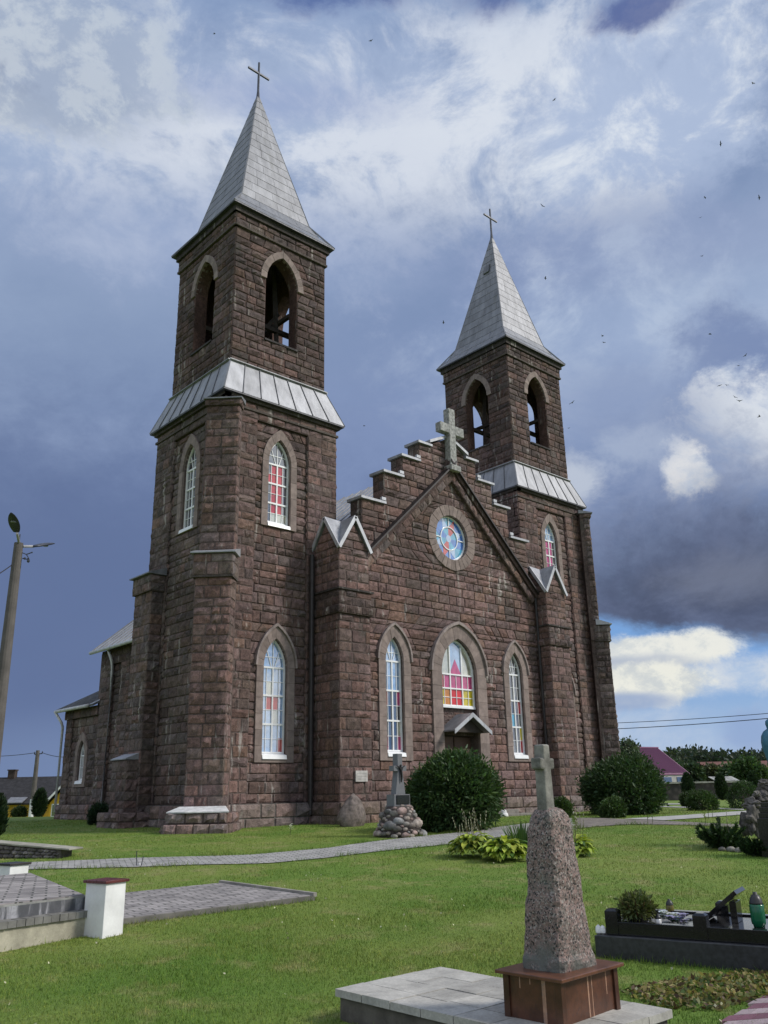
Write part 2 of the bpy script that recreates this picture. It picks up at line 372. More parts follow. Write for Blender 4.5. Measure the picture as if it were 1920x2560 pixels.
def arch_side(a, z0, zs, zh, nj, na):     # right side from bottom to apex, (dx, z)
    H = zh-zs; k = (H*H-a*a)/(2*a); Rr = a+k; th = math.atan2(H, k)
    pts = [(a, z0+(zs-z0)*i/nj) for i in range(nj)] if nj else []
    return pts+[(Rr*math.cos(th*i/na)-k if i < na else 0., zs+Rr*math.sin(th*i/na)) for i in range(na+1)]
def arch_pts(cx, a, z0, zs, zh, n=9):
    r = arch_side(a, z0, zs, zh, 1, n); return [(cx+x, z) for x, z in r]+[(cx-x, z) for x, z in r[-2::-1]]
def circ(cx, cz, r, n=36): return [(cx+r*math.cos(2*PI*i/n), cz+r*math.sin(2*PI*i/n)) for i in range(n)]
def ring_blocks(mb, fr, cx, inn, out, n0, n1, col=(1, 1, 1), g=.004, jit=.18):
    for sgn in (1, -1):
        for (i0, i1, o0, o1) in zip(inn, inn[1:], out, out[1:]):
            q = [i0, o0, o1, i1]; c = [sum(p[k] for p in q)/4 for k in (0, 1)]
            q = [(cx+sgn*(p[0]), p[1]) for p in q]; k = rnd.uniform(1-jit, 1+jit*.6); cc = tuple(x*k for x in col)
            cm = (cx+sgn*c[0], c[1]); L = max(abs(q[0][0]-q[2][0])+abs(q[0][1]-q[2][1]), .05); f = 1-g*2/L
            q = [(cm[0]+(p[0]-cm[0])*f, cm[1]+(p[1]-cm[1])*f) for p in q]
            if sgn < 0: q = q[::-1]
            mb.quadprism(fr, q, n0, n1+rnd.uniform(-.006, .004), 0, cc)

# ------------------------------------------------------------------ windows
def window(par, fr, cx, a, z0, zs, zh, ao, zo0, zho, colf, topmat=SKY, depth=.13, hood=False, sash=3, cols=4, name='window', noframe=False):
    f = MB(); d0, d1 = -depth-.03, -depth+.045
    f.prism(fr, arch_pts(cx, a, z0, zs, zh), [arch_pts(cx, a-.05, z0+.05, zs, zh-.075)], d0, d1)
    hw = arch_hw(a-.04, zs, zh-.06); zr = [z0+(zs-z0)*i/sash for i in range(sash+1)]
    for z in zr[1:]: f.fbox(fr, cx-a+.04, cx+a-.04, z-.028, z+.028, d0+.005, d1-.004)
    f.fbox(fr, cx-.024, cx+.024, z0+.04, zs-.028, d0+.006, d1-.006)
    for i in range(1, cols):
        x = cx-a+2*a*i/cols
        if i*2 != cols: f.fbox(fr, x-.008, x+.008, z0+.04, zs-.028, d0+.012, d1-.02)
    for z, zz in zip(zr, zr[1:]):
        zm = (z+zz)/2; f.fbox(fr, cx-a+.045, cx-.024, zm-.008, zm+.008, d0+.014, d1-.022); f.fbox(fr, cx+.024, cx+a-.045, zm-.008, zm+.008, d0+.014, d1-.022)
    for i in range(1, 4):                      # bars in the arch head
        x = a*(-1+i*.5); zt = zs+.0
        f.bar(fr.p(cx+x*.25, zs, d1-.03), fr.p(cx+x*1.0, (zh if i == 2 else zs+(zh-zs)*.62)-.05, d1-.03), .02, .02)
    f.fbox(fr, cx-hw(zs+(zh-zs)*.36), cx+hw(zs+(zh-zs)*.36), zs+(zh-zs)*.36-.01, zs+(zh-zs)*.36+.01, d0+.014, d1-.024)
    o = f.build(name, WHITE, par)
    p = MB(); nrow = sash*2
    for r in range(nrow):
        for c in range(cols):
            x0 = cx-a+.03+(2*a-.06)*c/cols; x1 = cx-a+.03+(2*a-.06)*(c+1)/cols; za = z0+.03+(zs-z0-.03)*r/nrow; zb = z0+.03+(zs-z0-.03)*(r+1)/nrow
            p.fbox(fr, x0, x1, za, zb, -depth-.012, -depth+rnd.uniform(-.001, .002), colf(nrow-1-r, c))
    hp = [q for q in arch_pts(cx, a-.03, zs, zs+.001, zh-.05)]
    p.prism(fr, hp, [], -depth-.012, -depth+.001, topmat)
    p.build('pane', GL, o)
    s = MB(); nj = max(2, round((zs-zo0)/.5)); so = MB
    ring_blocks(s, fr, cx, arch_side(a, zo0+.0, zs, zh, nj, 6), arch_side(ao, zo0, zs, zho, nj, 6), -.12, .07)
    if zo0 < z0-.03: s.fbox(fr, cx-a+.003, cx+a-.003, zo0, z0-.16, -.12, .062)
    if hood: ring_blocks(s, fr, cx, arch_side(ao+.002, zs, zs+.01, zho+.003, 0, 7), arch_side(ao+.07, zs, zs+.01, zho+.1, 0, 7), -.05, .13, (1.15, 1.2, 1.25), g=0)
    s.build('surround', DRESS, o, bevel=.006)
    w = MB(); w.hexa([fr.p(cx-a+.01, z0-.17, .1), fr.p(cx+a-.01, z0-.17, .1), fr.p(cx+a-.01, z0-.165, -depth-.02), fr.p(cx-a+.01, z0-.165, -depth-.02), fr.p(cx-a+.01, z0-.05, .075), fr.p(cx+a-.01, z0-.05, .075), fr.p(cx+a-.01, z0+.01, -depth-.02), fr.p(cx-a+.01, z0+.01, -depth-.02)])
    w.build('sill', WHITE, o)
    return o

# ================================================================== CHURCH
church = thing('church', 'dark red-brown stone church with two metal spired towers and stepped gable', 'church', (0, 0, 0))
TX = 7.37
XP, YN = (1, 0, 0), (0, -1, 0)
def stone_block(mb, fr, w, d, z0, z1, faces='FLR', wt=W_MID, prot=.04, h=.3, mort=True):
    # fr: frame at the wall plane centre; block from n=0 to n=d
    mb.fbox(fr, -w/2, w/2, z0, z1, -.15, d, 0, MORT)
    zs = courses(z0, z1, (), h)
    if 'F' in faces: stones(mb, FR(fr.p(0, 0, d), fr.U), zs, -w/2-.015, w/2+.015, (), wt, .26, .62, prot)
    if 'L' in faces: stones(mb, FR(fr.p(-w/2, 0, 0), -fr.N), zs, -d-.0+0, .012, (), wt, .26, .6, prot) if False else stones(mb, FR(fr.p(-w/2, 0, 0), fr.N), zs, 0, d+.012, (), wt, .26, .6, prot)
    if 'R' in faces: stones(mb, FR(fr.p(w/2, 0, d), -fr.N), zs, -.012, d, (), wt, .26, .6, prot)
def tower(sgn):
    cx = sgn*TX; wl, wf = (W_GREY, W_MID) if sgn < 0 else (W_MID, W_MID)
    mb = MB(); half = 2.2
    frF = FR((cx, -half, 0), XP); frL = FR((cx-half, 0, 0), YN)
    win_u = (-.08, .455, 9.33, 11.4, 12.28, .7, 9.15, 12.66); win_l = (-.08, .455, 2.03, 4.62, 5.52, .72, 1.76, 5.9)
    holesF = [win_u, win_l] if True else []
    hf = [(c, arch_hw(ao-.04, zs, zo-.05), z0o, zo-.05) for c, a, z0, zs, zh, ao, z0o, zo in holesF]
    br = [.62, 1.76, 9.15]
    mb.prism(frF, [(-half, -.3), (half, -.3), (half, 13.45), (-half, 13.45)], [arch_pts(c, a, z0-.17, zs, zh) for c, a, z0, zs, zh, *_ in holesF], -.42, -.012, 0, MORT)
    stones(mb, frF, courses(.6, 12.72, br), -half, half, hf, wf)
    hl = [(c*0+.07, arch_hw(ao-.04, zs, zo-.05), z0o, zo-.05) for c, a, z0, zs, zh, ao, z0o, zo in [win_u]]
    mb.prism(frL, [(-half+.42, -.3), (half, -.3), (half, 13.45), (-half+.42, 13.45)], [arch_pts(.07, a, z0-.17, zs, zh) for c, a, z0, zs, zh, *_ in [win_u]], -.42, -.012, 0, MORT)
    zlo = .6 if sgn < 0 else 5
    stones(mb, frL, courses(zlo, 12.72, br), -half, half, hl, wl)
    mb.box(cx-half+.42, cx+half, half-.42, half, -.3, 13.45, 0, MORT); mb.box(cx+half-.42, cx+half, -half+.42, half-.42, -.3, 13.45, 0, MORT)
    # corner pilasters and the band under the skirt roof, 10 cm proud
    h2 = 2.3
    for fr, sides in ((frF, 'RL'), (frL, 'LR')):
        wt = wf if fr is frF else wl
        if not (sgn > 0 and fr is frL):
            for s in (-1, 1):
                b = FR(fr.p(s*(half+.1-.62), 0, 0), fr.U)
                stone_block(mb, b, 1.24, .1, .6, 12.74, 'FLR', wt, .035)
        elif True:
            b = FR(fr.p((half+.1-.62), 0, 0), fr.U); stone_block(mb, b, 1.24, .1, 8.6, 12.74, 'FL', wt, .035)
        mb.fbox(fr, -h2, h2, 12.74, 13.5, -.1, .1, 0, MORT); stones(mb, FR(fr.p(0, 0, .1), fr.U), [12.74, 13.0, 13.27], -h2-.02, h2+.02, (), wt, .35, .8, .04)
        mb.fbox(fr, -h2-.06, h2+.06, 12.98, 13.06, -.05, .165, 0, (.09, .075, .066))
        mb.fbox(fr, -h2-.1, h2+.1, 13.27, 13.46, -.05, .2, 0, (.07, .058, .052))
    # plinth
    for fr in (frF, frL):
        if sgn > 0 and fr is frL: continue
        mb.fbox(fr, -h2-.12, h2+.12, -.4, .6, -.2, .22, 0, (.09, .085, .078))
        stones(mb, FR(fr.p(0, 0, .22), fr.U), [-.12, .2, .6], -h2-.14, h2+.14, (), W_BASE, .5, 1.1, .09)
    mb.build('tower_wall', STONE, church)
    def c_up(r, c): return (RED if sgn < 0 else ROSE) if (c in (1, 2) and 0 <= r < 5) or (c == 0 and r == 1) else (DK if c == 0 or (c == 3 and r < 4) else (GRY if r < 5 else PALE))
    def c_lo(r, c): return BRK if (r, c) in ((2, 1), (2, 2), (5, 3)) else (SKY if rnd.random() < .93 else PALE)  # mostly sky panes, the sky reflection painted into the glass colour
    c, a, z0, zs, zh, ao, z0o, zo = win_u; window(church, frF, c, a, z0, zs, zh, ao, z0o, zo, c_up, GRY if sgn < 0 else SKY)
    window(church, frL, .07, a, z0, zs, zh, ao, z0o, zo, lambda r, c: DK if rnd.random() < .7 else GRY, DK)
    c, a, z0, zs, zh, ao, z0o, zo = win_l; window(church, frF, c, a, z0, zs, zh, ao, z0o, zo, c_lo, SKY, hood=True)
    # belfry
    mb = MB(); hb = 2.0; zb0, zb1 = 13.3, 20.95
    frs = [FR((cx, -hb, 0), XP), FR((cx-hb, 0, 0), YN), FR((cx, hb, 0), (-1, 0, 0)), FR((cx+hb, 0, 0), (0, 1, 0))]
    O = (.02, .69, 16.07, 18.5, 19.63)
    hole = (O[0], arch_hw(.87, 18.5, 19.87), 16.0, 19.85)
    for i, fr in enumerate(frs):
        e = hb if i % 2 == 0 else hb-.5
        mb.prism(fr, [(-e, zb0), (e, zb0), (e, zb1), (-e, zb1)], [arch_pts(*O)], -.5, -.012, 1 if False else 0, (.085, .05, .042))
        if i < 2:
            hz = (O[0], lambda z: (.69 if z < 18.45 else arch_hw(.86, 18.45, 19.85)(z)), 16.07, 19.85)
            stones(mb, fr, courses(14.6, 20.12, (16.07, 18.45)), -hb, hb, [hz], W_TOP, .32, .75, .05)
            mb.fbox(fr, -hb-.05, hb+.05, 20.12, 20.2, -.1, .1, 0, (.085, .07, .062))
            stones(mb, FR(fr.p(0, 0, .05), fr.U), [20.2, 20.45, 20.68], -hb-.05, hb+.05, (), W_TOP, .35, .8, .045)
            mb.fbox(fr, -hb-.05, hb+.05, 20.2, 20.9, -.1, .03, 0, MORT)
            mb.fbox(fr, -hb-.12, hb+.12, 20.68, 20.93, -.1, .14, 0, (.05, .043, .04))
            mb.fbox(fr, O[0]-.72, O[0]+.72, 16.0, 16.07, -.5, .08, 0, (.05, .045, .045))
    bel = mb.build('belfry_wall', STONE, church)
    for fr in frs[:2]:
        sb = MB(); ring_blocks(sb, fr, O[0], arch_side(.692, 18.42, 18.5, 19.63, 0, 6), arch_side(.95, 18.42, 18.5, 19.92, 0, 6), -.1, .06); sb.build('arch_ring', DRESS, bel, bevel=.006)
    tb = MB(); z = 15.95
    tb.box(cx-1.5, cx+1.5, -1.5, 1.5, 15.7, 15.9); tb.box(cx-1.5, cx+1.5, -1.5, 1.5, 20.35, 20.5)
    for x in (-.75, .75):
        for y in (-.75, .75): tb.bar((cx+x, y, 15.9), (cx+x*.8, y*.8, 20.35), .16)
        tb.bar((cx+x, -.8, 16.0), (cx+x*.9, .8, 18.0), .12); tb.bar((cx-1.5, x, 17.4), (cx+1.5, x, 17.4), .16); tb.bar((cx-.8, x, 16.0), (cx+.8, x*.9, 18.2), .12)
        tb.bar((cx+x, -1.5, 17.75), (cx+x, 1.5, 17.75), .14)
    tb.build('timber_frame', TIMBER, bel)
    bl = MB(); bl.lathe((cx+.1, .1, 17.55), [(.42, 0), (.4, .05), (.3, .22), (.24, .45), (.2, .58), (.08, .66), (.06, .85)], 20); bl.build('bell', IRON, bel, smooth=True)
    # skirt roof
    s = MB(); h0, z0, h1, z1 = 2.52, 13.42, 2.03, 14.75
    C = [(-1, -1), (1, -1), (1, 1), (-1, 1)]
    lo = [(cx+x*h0, y*h0, z0) for x, y in C]; hi = [(cx+x*h1, y*h1, z1) for x, y in C]; lo2 = [(cx+x*h0, y*h0, z0-.05) for x, y in C]; inn = [(cx+x*2.1, y*2.1, z0-.05) for x, y in C]
    s.add(lo+hi, [(i, (i+1) % 4, 4+(i+1) % 4, 4+i) for i in range(4)])
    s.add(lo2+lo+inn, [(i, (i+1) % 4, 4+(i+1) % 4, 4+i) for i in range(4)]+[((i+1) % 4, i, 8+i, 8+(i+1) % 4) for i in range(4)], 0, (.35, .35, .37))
    for i in range(4):
        a0, b0, a1, b1 = map(Vector, (lo[i], lo[(i+1) % 4], hi[i], hi[(i+1) % 4])); nrm = (b0-a0).cross(a1-a0).normalized()
        n = 7
        for k in range(n):
            t0, t1 = k/n+.003, (k+1)/n-.003; q = [a0.lerp(b0, t0), a0.lerp(b0, t1), a1.lerp(b1, t1), a1.lerp(b1, t0)]; kk = rnd.uniform(1.2, 1.5)
            s.hexa([p+nrm*.001 for p in q]+[p+nrm*(.008+rnd.uniform(0, .004)) for p in q], 0, (kk, kk, kk))
            if k: t = k/n; s.bar(a0.lerp(b0, t)+nrm*.02, a1.lerp(b1, t)+nrm*.02, .02, .045, 0, (.7, .7, .72), nrm)
        fr = frs[i] if False else None
        d = (b1-a1).normalized(); s.bar(a1-d*.02+nrm*.02, b1+d*.02+nrm*.02, .04, .14, 0, (1.15, 1.15, 1.1), nrm)
        s.hexa([Vector((p[0], p[1], p[2])) for p in (a1, b1, b1+(Vector((cx, 0, z1))-b1)*.05, a1+(Vector((cx, 0, z1))-a1)*.05)]+[Vector((p[0], p[1], p[2]+.1)) for p in (a1, b1, b1+(Vector((cx, 0, z1))-b1)*.05, a1+(Vector((cx, 0, z1))-a1)*.05)], 0, (1.1, 1.1, 1.05))
        s.bar(lo[i], hi[i], .05, .05, 0, (1, 1, 1))
    s.build('skirt_roof', METAL, church)
    # spire
    s = MB(); he, ze, hk, zk, za = 2.27, 20.95, 1.56, 22.0, 28.64
    rings = [(he, ze), (hk+.27, ze+.55), (hk, zk)]
    nr_ = 15
    for i in range(nr_): f = (i+1)/nr_; rings.append((hk*(1-f)+.03*f, zk+(za-zk)*f))
    s.add([(cx+x*he, y*he, ze-.05) for x, y in C]+[(cx+x*he, y*he, ze) for x, y in C]+[(cx+x*1.98, y*1.98, ze-.04) for x, y in C], [(i, (i+1) % 4, 4+(i+1) % 4, 4+i) for i in range(4)]+[((i+1) % 4, i, 8+i, 8+(i+1) % 4) for i in range(4)], 0, (.3, .3, .33))
    for ri, ((ha, zaa), (hb_, zbb)) in enumerate(zip(rings, rings[1:])):
        A = [Vector((cx+x*ha, y*ha, zaa)) for x, y in C]; B = [Vector((cx+x*hb_, y*hb_, zbb)) for x, y in C]
        s.add(A+B, [(i, (i+1) % 4, 4+(i+1) % 4, 4+i) for i in range(4)], 0, (.5, .5, .53))
        for i in range(4):
            a0, b0, a1, b1 = A[i], A[(i+1) % 4], B[i], B[(i+1) % 4]; nrm = (b0-a0).cross(a1-a0).normalized(); w = (b0-a0).length
            n = max(1, round(w/.95)); off = rnd.uniform(.2, .8) if ri > 1 else .0; cuts = sorted({0., 1., *[(k+off)/n for k in range(0 if off else 1, n)]})
            for c0, c1 in zip(cuts, cuts[1:]):
                e = min(.2, .006/w); e2 = min(.2, .006/max(.05, (b1-a1).length)); l0 = .002+rnd.uniform(0, .003); l1 = .009+rnd.uniform(0, .005); kk = rnd.uniform(.9, 1.1)
                q = [a0.lerp(b0, c0+(e if c0 else 0)), a0.lerp(b0, c1-(e if c1 < 1 else 0)), a1.lerp(b1, c1-(e2 if c1 < 1 else 0)), a1.lerp(b1, c0+(e2 if c0 else 0))]
                up_ = (a1-a0).normalized()*.006
                s.hexa([q[0]+up_, q[1]+up_, q[2]-up_, q[3]-up_]+[q[0]+nrm*l1+up_, q[1]+nrm*l1+up_, q[2]+nrm*l0-up_, q[3]+nrm*l0-up_], 0, (kk, kk, kk*1.01))
    for i, (x, y) in enumerate(C):
        s.bar((cx+x*hk, y*hk, zk), (cx, 0, za), .05, .05, 0, (.95, .95, .95)); s.bar((cx+x*he, y*he, ze), (cx+x*hk, y*hk, zk), .05, .05, 0, (.95, .95, .95))
    sp = s.build('spire', METAL, church)
    if sgn > 0:
        hm = MB(); zc = 26.35; xx = cx-hk*(1-(zc-zk)/(za-zk)); hm.box(xx-.16, xx+.16, -.19, .19, zc-.2, zc-.14); hm.hexa([(xx-.14, -.2, zc-.16), (xx+.2, -.2, zc-.16), (xx+.2, .2, zc-.16), (xx-.14, .2, zc-.16), (xx+.0, -.17, zc+.3), (xx+.2, -.17, zc+.3), (xx+.2, .17, zc+.3), (xx+.0, .17, zc+.3)], 0, (.6, .6, .62)); hm.build('roof_hatch', METAL, sp)
    k = MB(); k.tube([(cx, 0, za-.25), (cx, 0, za+.25), (cx, 0, za+1.75)], [.09, .05, .045], 8); k.bar((cx-.52, 0, za+1.18), (cx+.52, 0, za+1.18), .075, .075); k.build('iron_cross', IRON, church)
tower(-1); tower(1)
# buttresses
R2 = 2**-.5
def diag(sgn):
    base = Vector((sgn*(TX+2.3), -2.3, 0)); U = (R2, -R2, 0) if sgn < 0 else (R2, R2, 0); fr = FR(base, U)
    mb = MB(); w = 1.06
    wt = W_MID if sgn < 0 else W_GREY
    stone_block(mb, fr, w-.02, .28, 7.6, 12.75, 'FLR', wt)
    stone_block(mb, fr, w+.08, .36, 12.75, 12.95, 'FLR', wt)
    stone_block(mb, fr, w, .62, .55, 7.05, 'FLR', W_WARM if sgn < 0 else W_GREY)
    stone_block(mb, fr, w+.12, .70, 7.05, 7.72, 'FLR', W_GREY)
    mb.fbox(fr, -w/2-.08, w/2+.08, 7.0, 7.06, 0, .72, 0, (.06, .05, .045))
    # battered boulder foot
    d0, d1 = 1.12, .95; ww = .72
    b = MB(); n = 0
    for zi, (z0, z1) in enumerate(((-.16, .14), (.14, .42)) if sgn < 0 else ()):
        k0 = 1.22-.1*zi; k1 = 1.12-.1*zi
        for nm, (fa, lo_, hi_) in enumerate(((FR(fr.p(0, 0, 0), fr.U), -ww*k0, ww*k0),)):
            stones(mb, FR(fr.p(0, 0, d0*k0-.06), fr.U), [z0, z1], lo_, hi_, (), W_BASE, .3, .5, .1)
            stones(mb, FR(fr.p(hi_, 0, d0*k0-.06), -fr.N), [z0, z1], 0, d0*k0, (), W_BASE, .35, .55, .1)
            stones(mb, FR(fr.p(lo_, 0, 0), fr.N), [z0, z1], 0, d0*k0-.06, (), W_BASE, .35, .55, .1)
            mb.fbox(fr, lo_, hi_, z0, z1, -.3, d0*k0-.07, 0, MORT)
    o = mb.build('buttress', STONE, church)
    c = MB()
    c.hexa([fr.p(-.62, 12.95, .44), fr.p(.62, 12.95, .44), fr.p(.62, 12.95, -.2), fr.p(-.62, 12.95, -.2), fr.p(-.62, 12.99, .44), fr.p(.62, 12.99, .44), fr.p(.62, 13.12, -.2), fr.p(-.62, 13.12, -.2)]); c.build('buttress_cap', METAL, o); c = MB()
    c.hexa([fr.p(-.68, 7.73, .8), fr.p(.68, 7.73, .8), fr.p(.68, 7.73, .1), fr.p(-.68, 7.73, .1), fr.p(-.68, 7.77, .8), fr.p(.68, 7.77, .8), fr.p(.68, 8.0, .1), fr.p(-.68, 8.0, .1)], 0, (1.6, 1.6, 1.6))
    c.build('buttress_cap', METAL, o)
    if sgn < 0:
        c = MB(); q0 = [(-.86, 1.12), (-.3, 1.32), (.86, 1.2), (.66, .5), (-.7, .5)]
        top = [(-.62, .72), (-.25, .8), (.62, .75), (.6, .5), (-.6, .5)]
        vs = [fr.p(a, .42, b) for a, b in q0]+[fr.p(a, .45, b) for a, b in q0]+[fr.p(a, .58, b) for a, b in top]
        fs = [(i, (i+1) % 5, 5+(i+1) % 5, 5+i) for i in range(5)]+[(5+i, 5+(i+1) % 5, 10+(i+1) % 5, 10+i) for i in range(5)]+[(10, 11, 12, 13, 14), (4, 3, 2, 1, 0)]
        c.add(vs, fs); c.build('base_flashing', simple('pale_sheet', (.55, .55, .54), .6, var=.2), o)
diag(-1); diag(1)
mb = MB(); fr = FR((-(TX+2.3), 1.68, 0), YN)
stone_block(mb, fr, 1.15, .45, .3, 7.3, 'FLR', W_GREY); stone_block(mb, fr, 1.25, .54, 7.3, 7.85, 'FLR', W_GREY)
stone_block(mb, FR((-(TX+2.3), 1.68, 0), YN), 1.0, .85, .3, 1.95, 'FLR', W_GREY)
stones(mb, FR((-(TX+2.3), 1.68, 0)+fr.N*0 if False else fr.p(0, 0, 1.1), YN), [-.15, .15, .42], -.72, .72, (), W_BASE, .4, .7, .1); mb.fbox(fr, -.72, .72, -.2, .42, 0, 1.1, 0, MORT)
stones(mb, FR(fr.p(.72, 0, 1.1), -fr.N), [-.15, .15, .42], 0, 1.1, (), W_BASE, .4, .7, .1)
o = mb.build('buttress', STONE, church)
c = MB(); c.hexa([fr.p(-.7, 7.86, .66), fr.p(.7, 7.86, .66), fr.p(.7, 7.86, 0), fr.p(-.7, 7.86, 0), fr.p(-.7, 7.9, .66), fr.p(.7, 7.9, .66), fr.p(.7, 8.12, 0), fr.p(-.7, 8.12, 0)]); c.build('buttress_cap', METAL, o); c = MB()
c.hexa([fr.p(-.52, 1.96, .92), fr.p(.52, 1.96, .92), fr.p(.52, 1.96, .46), fr.p(-.52, 1.96, .46), fr.p(-.52, 1.99, .92), fr.p(.52, 1.99, .92), fr.p(.52, 2.16, .46), fr.p(-.52, 2.16, .46)], 0, (1.6, 1.6, 1.6)); c.build('buttress_cap', METAL, o)

# ---- facade with stepped gable
YF = -3.0
frC = FR((0, YF, 0), XP)
steps = [(4.5, 10.62), (3.42, 11.85), (2.5, 12.7), (1.6, 13.48)]     # |x| outer edge, top z
out = [(-4.76, -.3), (4.76, -.3), (4.76, 8.6), (4.5, 8.6)]
for i, (x, z) in enumerate(steps): out += [(x, z)]+([(steps[i+1][0], z)] if i < 3 else [(.95, z)])
out += [(.95, 13.62), (0, 14.1), (-.95, 13.62)]
for i in range(3, -1, -1): out += [((-.95) if i == 3 else -steps[i+1][0], steps[i][1]), (-steps[i][0], steps[i][1])]
out += [(-4.5, 8.6), (-4.76, 8.6)]
def half_out(z):
    if z <= 8.6: return 4.76
    for x, zt in steps:
        if z <= zt+1e-6: return x
    return max(0, .95*(14.1-z)/(.48)) if z > 13.62 else .95
wins = [(-3.14, .41, 2.12, 5.08, 5.9, .74, 1.82, 6.3), (3.22, .41, 2.12, 5.08, 5.93, .72, 1.84, 6.32)]
PW = (.03, .92, 3.72, 4.88, 6.14, 1.42, 0, 6.66)
holes = [arch_pts(c, a, z0-.17, zs, zh) for c, a, z0, zs, zh, *_ in wins]+[arch_pts(PW[0], PW[1], .02, PW[3], PW[4]), circ(-.02, 10.0, .87)]
mb = MB(); mb.prism(frC, out, holes, -.6, -.012, 0, MORT)
hs = [(c, arch_hw(ao-.04, zs, zo-.05), z0o, zo-.05) for c, a, z0, zs, zh, ao, z0o, zo in wins]+[(PW[0], arch_hw(1.38, 4.88, 6.61), 0, 6.61), (-.02, lambda z: sq(max(0, 1.22**2-(z-10)**2)), 8.78, 11.22)]
zs = courses(.6, 8.6, (1.82,)); 
eps = 1e-4
stones(mb, frC, zs, -4.76, 4.76, hs, W_WARM, .34, .85)
prev = 8.6
for x, z in steps:
    stones(mb, frC, courses(prev, z), -x, x, hs, W_MID, .34, .8); prev = z
stones(mb, frC, [13.48, 13.62], -.95, .95, (), W_TOP); stones(mb, frC, [13.62, 13.85, 14.1], lambda z: -half_out(z+eps), lambda z: half_out(z+eps), (), W_TOP)
pv = 8.6
for x, z in steps+[(.95, 13.62)]:                                    # left returns of the steps
    stones(mb, FR((-x, YF, 0), YN), courses(pv, z), -.6, .0, (), W_GREY, .25, .4, .035); pv = z
mb.fbox(frC, -4.76, 4.76, -.4, .6, -.2, .16, 0, MORT); stones(mb, FR((0, YF-.16, 0), XP), [-.1, .22, .6], -4.76, 4.76, [(0, lambda z: 1.45, -.2, .7)], W_BASE, .5, 1.1, .08)
mb.build('facade_wall', STONE, church)
for sgn in (-1, 1):
    for i, (x, z) in enumerate(steps):
        xi = steps[i+1][0] if i < 3 else .95
        c = MB(); a, b = sorted((sgn*(x+.1), sgn*(xi+.0)))
        if sgn < 0: c.hexa([(a, YF-.12, z+.002), (b, YF-.12, z+.002), (b, YF+.68, z+.002), (a, YF+.68, z+.002), (a, YF-.12, z+.09), (b, YF-.12, z+.09), (b, YF+.68, z+.11), (a, YF+.68, z+.11)], 0, (1.7, 1.7, 1.7))
        else: c.hexa([(a, YF-.12, z+.002), (b, YF-.12, z+.002), (b, YF+.68, z+.002), (a, YF+.68, z+.002), (a, YF-.12, z+.09), (b, YF-.12, z+.09), (b, YF+.68, z+.11), (a, YF+.68, z+.11)], 0, (1.7, 1.7, 1.7))
        xe = sgn*x
        if i:
            k_ = MB(); k_.box(*sorted((sgn*(x+.0), sgn*(x+.2))), YF-.1, YF+.0, steps[i-1][1]+.13, steps[i-1][1]+.24, 0, (1.8, 1.8, 1.8)); k_.build('coping_stub', METAL, church)
        c.build('coping', METAL, church)
for sgn in (-1, 1):
    c = MB(); c.hexa([(sgn*1.08 if sgn < 0 else .14, YF-.13, 13.62 if sgn < 0 else 14.06), (-.14 if sgn < 0 else 1.08, YF-.13, 14.06 if sgn < 0 else 13.62), (-.14 if sgn < 0 else 1.08, YF+.68, 14.06 if sgn < 0 else 13.62), (sgn*1.08 if sgn < 0 else .14, YF+.68, 13.62 if sgn < 0 else 14.06)]+
           [(sgn*1.08 if sgn < 0 else .14, YF-.13, 13.74 if sgn < 0 else 14.18), (-.14 if sgn < 0 else 1.08, YF-.13, 14.18 if sgn < 0 else 13.74), (-.14 if sgn < 0 else 1.08, YF+.68, 14.18 if sgn < 0 else 13.74), (sgn*1.08 if sgn < 0 else .14, YF+.68, 13.74 if sgn < 0 else 14.18)], 0, (1.7, 1.7, 1.7)); c.build('coping', METAL, church)
# raking cornice
for sgn in (-1, 1):
    mb = MB(); A = Vector((sgn*4.76, YF, 8.36)); B = Vector((0, YF, 12.92)); d = (B-A).normalized(); L = (B-A).length; nn = Vector((-d.z*1, 0, d.x)); nn = nn if nn.z > 0 else -nn
    def P(u, h, n): return A+d*u+nn*h+Vector((0, -n, 0))
    mb.hexa([P(0, -.46, .0), P(L-.02, -.46, .0), P(L-.02, -.46, .17), P(0, -.46, .17), P(0, 0, 0), P(L+.3, 0, 0), P(L+.3, 0, .17), P(0, 0, .17)], 0, MORT)
    u = 0
    while u < L-.1:
        w = rnd.uniform(.35, .7); u1 = min(L-.02, u+w)
        class F2:
            def p(s, a, z, n=0): return P(a, z, n+.17)
        one_stone(mb, F2(), ((u, u1, -.46), (u, u1, -.17)), pick(W_MID), .04, 0); u = u1
    mb.hexa([P(0, -.17, .0), P(L+.17, -.17, .0), P(L+.17, -.17, .26), P(0, -.17, .26), P(0, -.03, 0), P(L+.22, -.03, 0), P(L+.22, -.03, .26), P(0, -.03, .26)], 0, (.075, .05, .045))
    o = mb.build('raking_cornice', STONE, church)
    c = MB(); c.hexa([P(-.05, -.03, .0), P(L+.2, -.03, .0), P(L+.2, -.03, .36), P(-.05, -.03, .36), P(-.05, .03, 0), P(L+.25, .03, 0), P(L+.25, .03, .36), P(-.05, .03, .36)]); c.build('flashing', DARKM, o)
# stone cross over the gable
c = MB(); yc0, yc1 = YF-.32, YF-.02
c.box(-.175, .175, yc0, yc1, 12.85, 15.28); c.box(-.66, -.178, yc0+.004, yc1-.004, 14.2, 14.58); c.box(.178, .66, yc0+.004, yc1-.004, 14.2, 14.58); c.box(-.27, .27, yc0-.12, yc1, 12.62, 12.85)
c.build('stone_cross', simple('pale_lichened_stone', (.29, .29, .28), .9, var=.5, scale=9, bumpd=.01, spec=.2), church, bevel=.02)
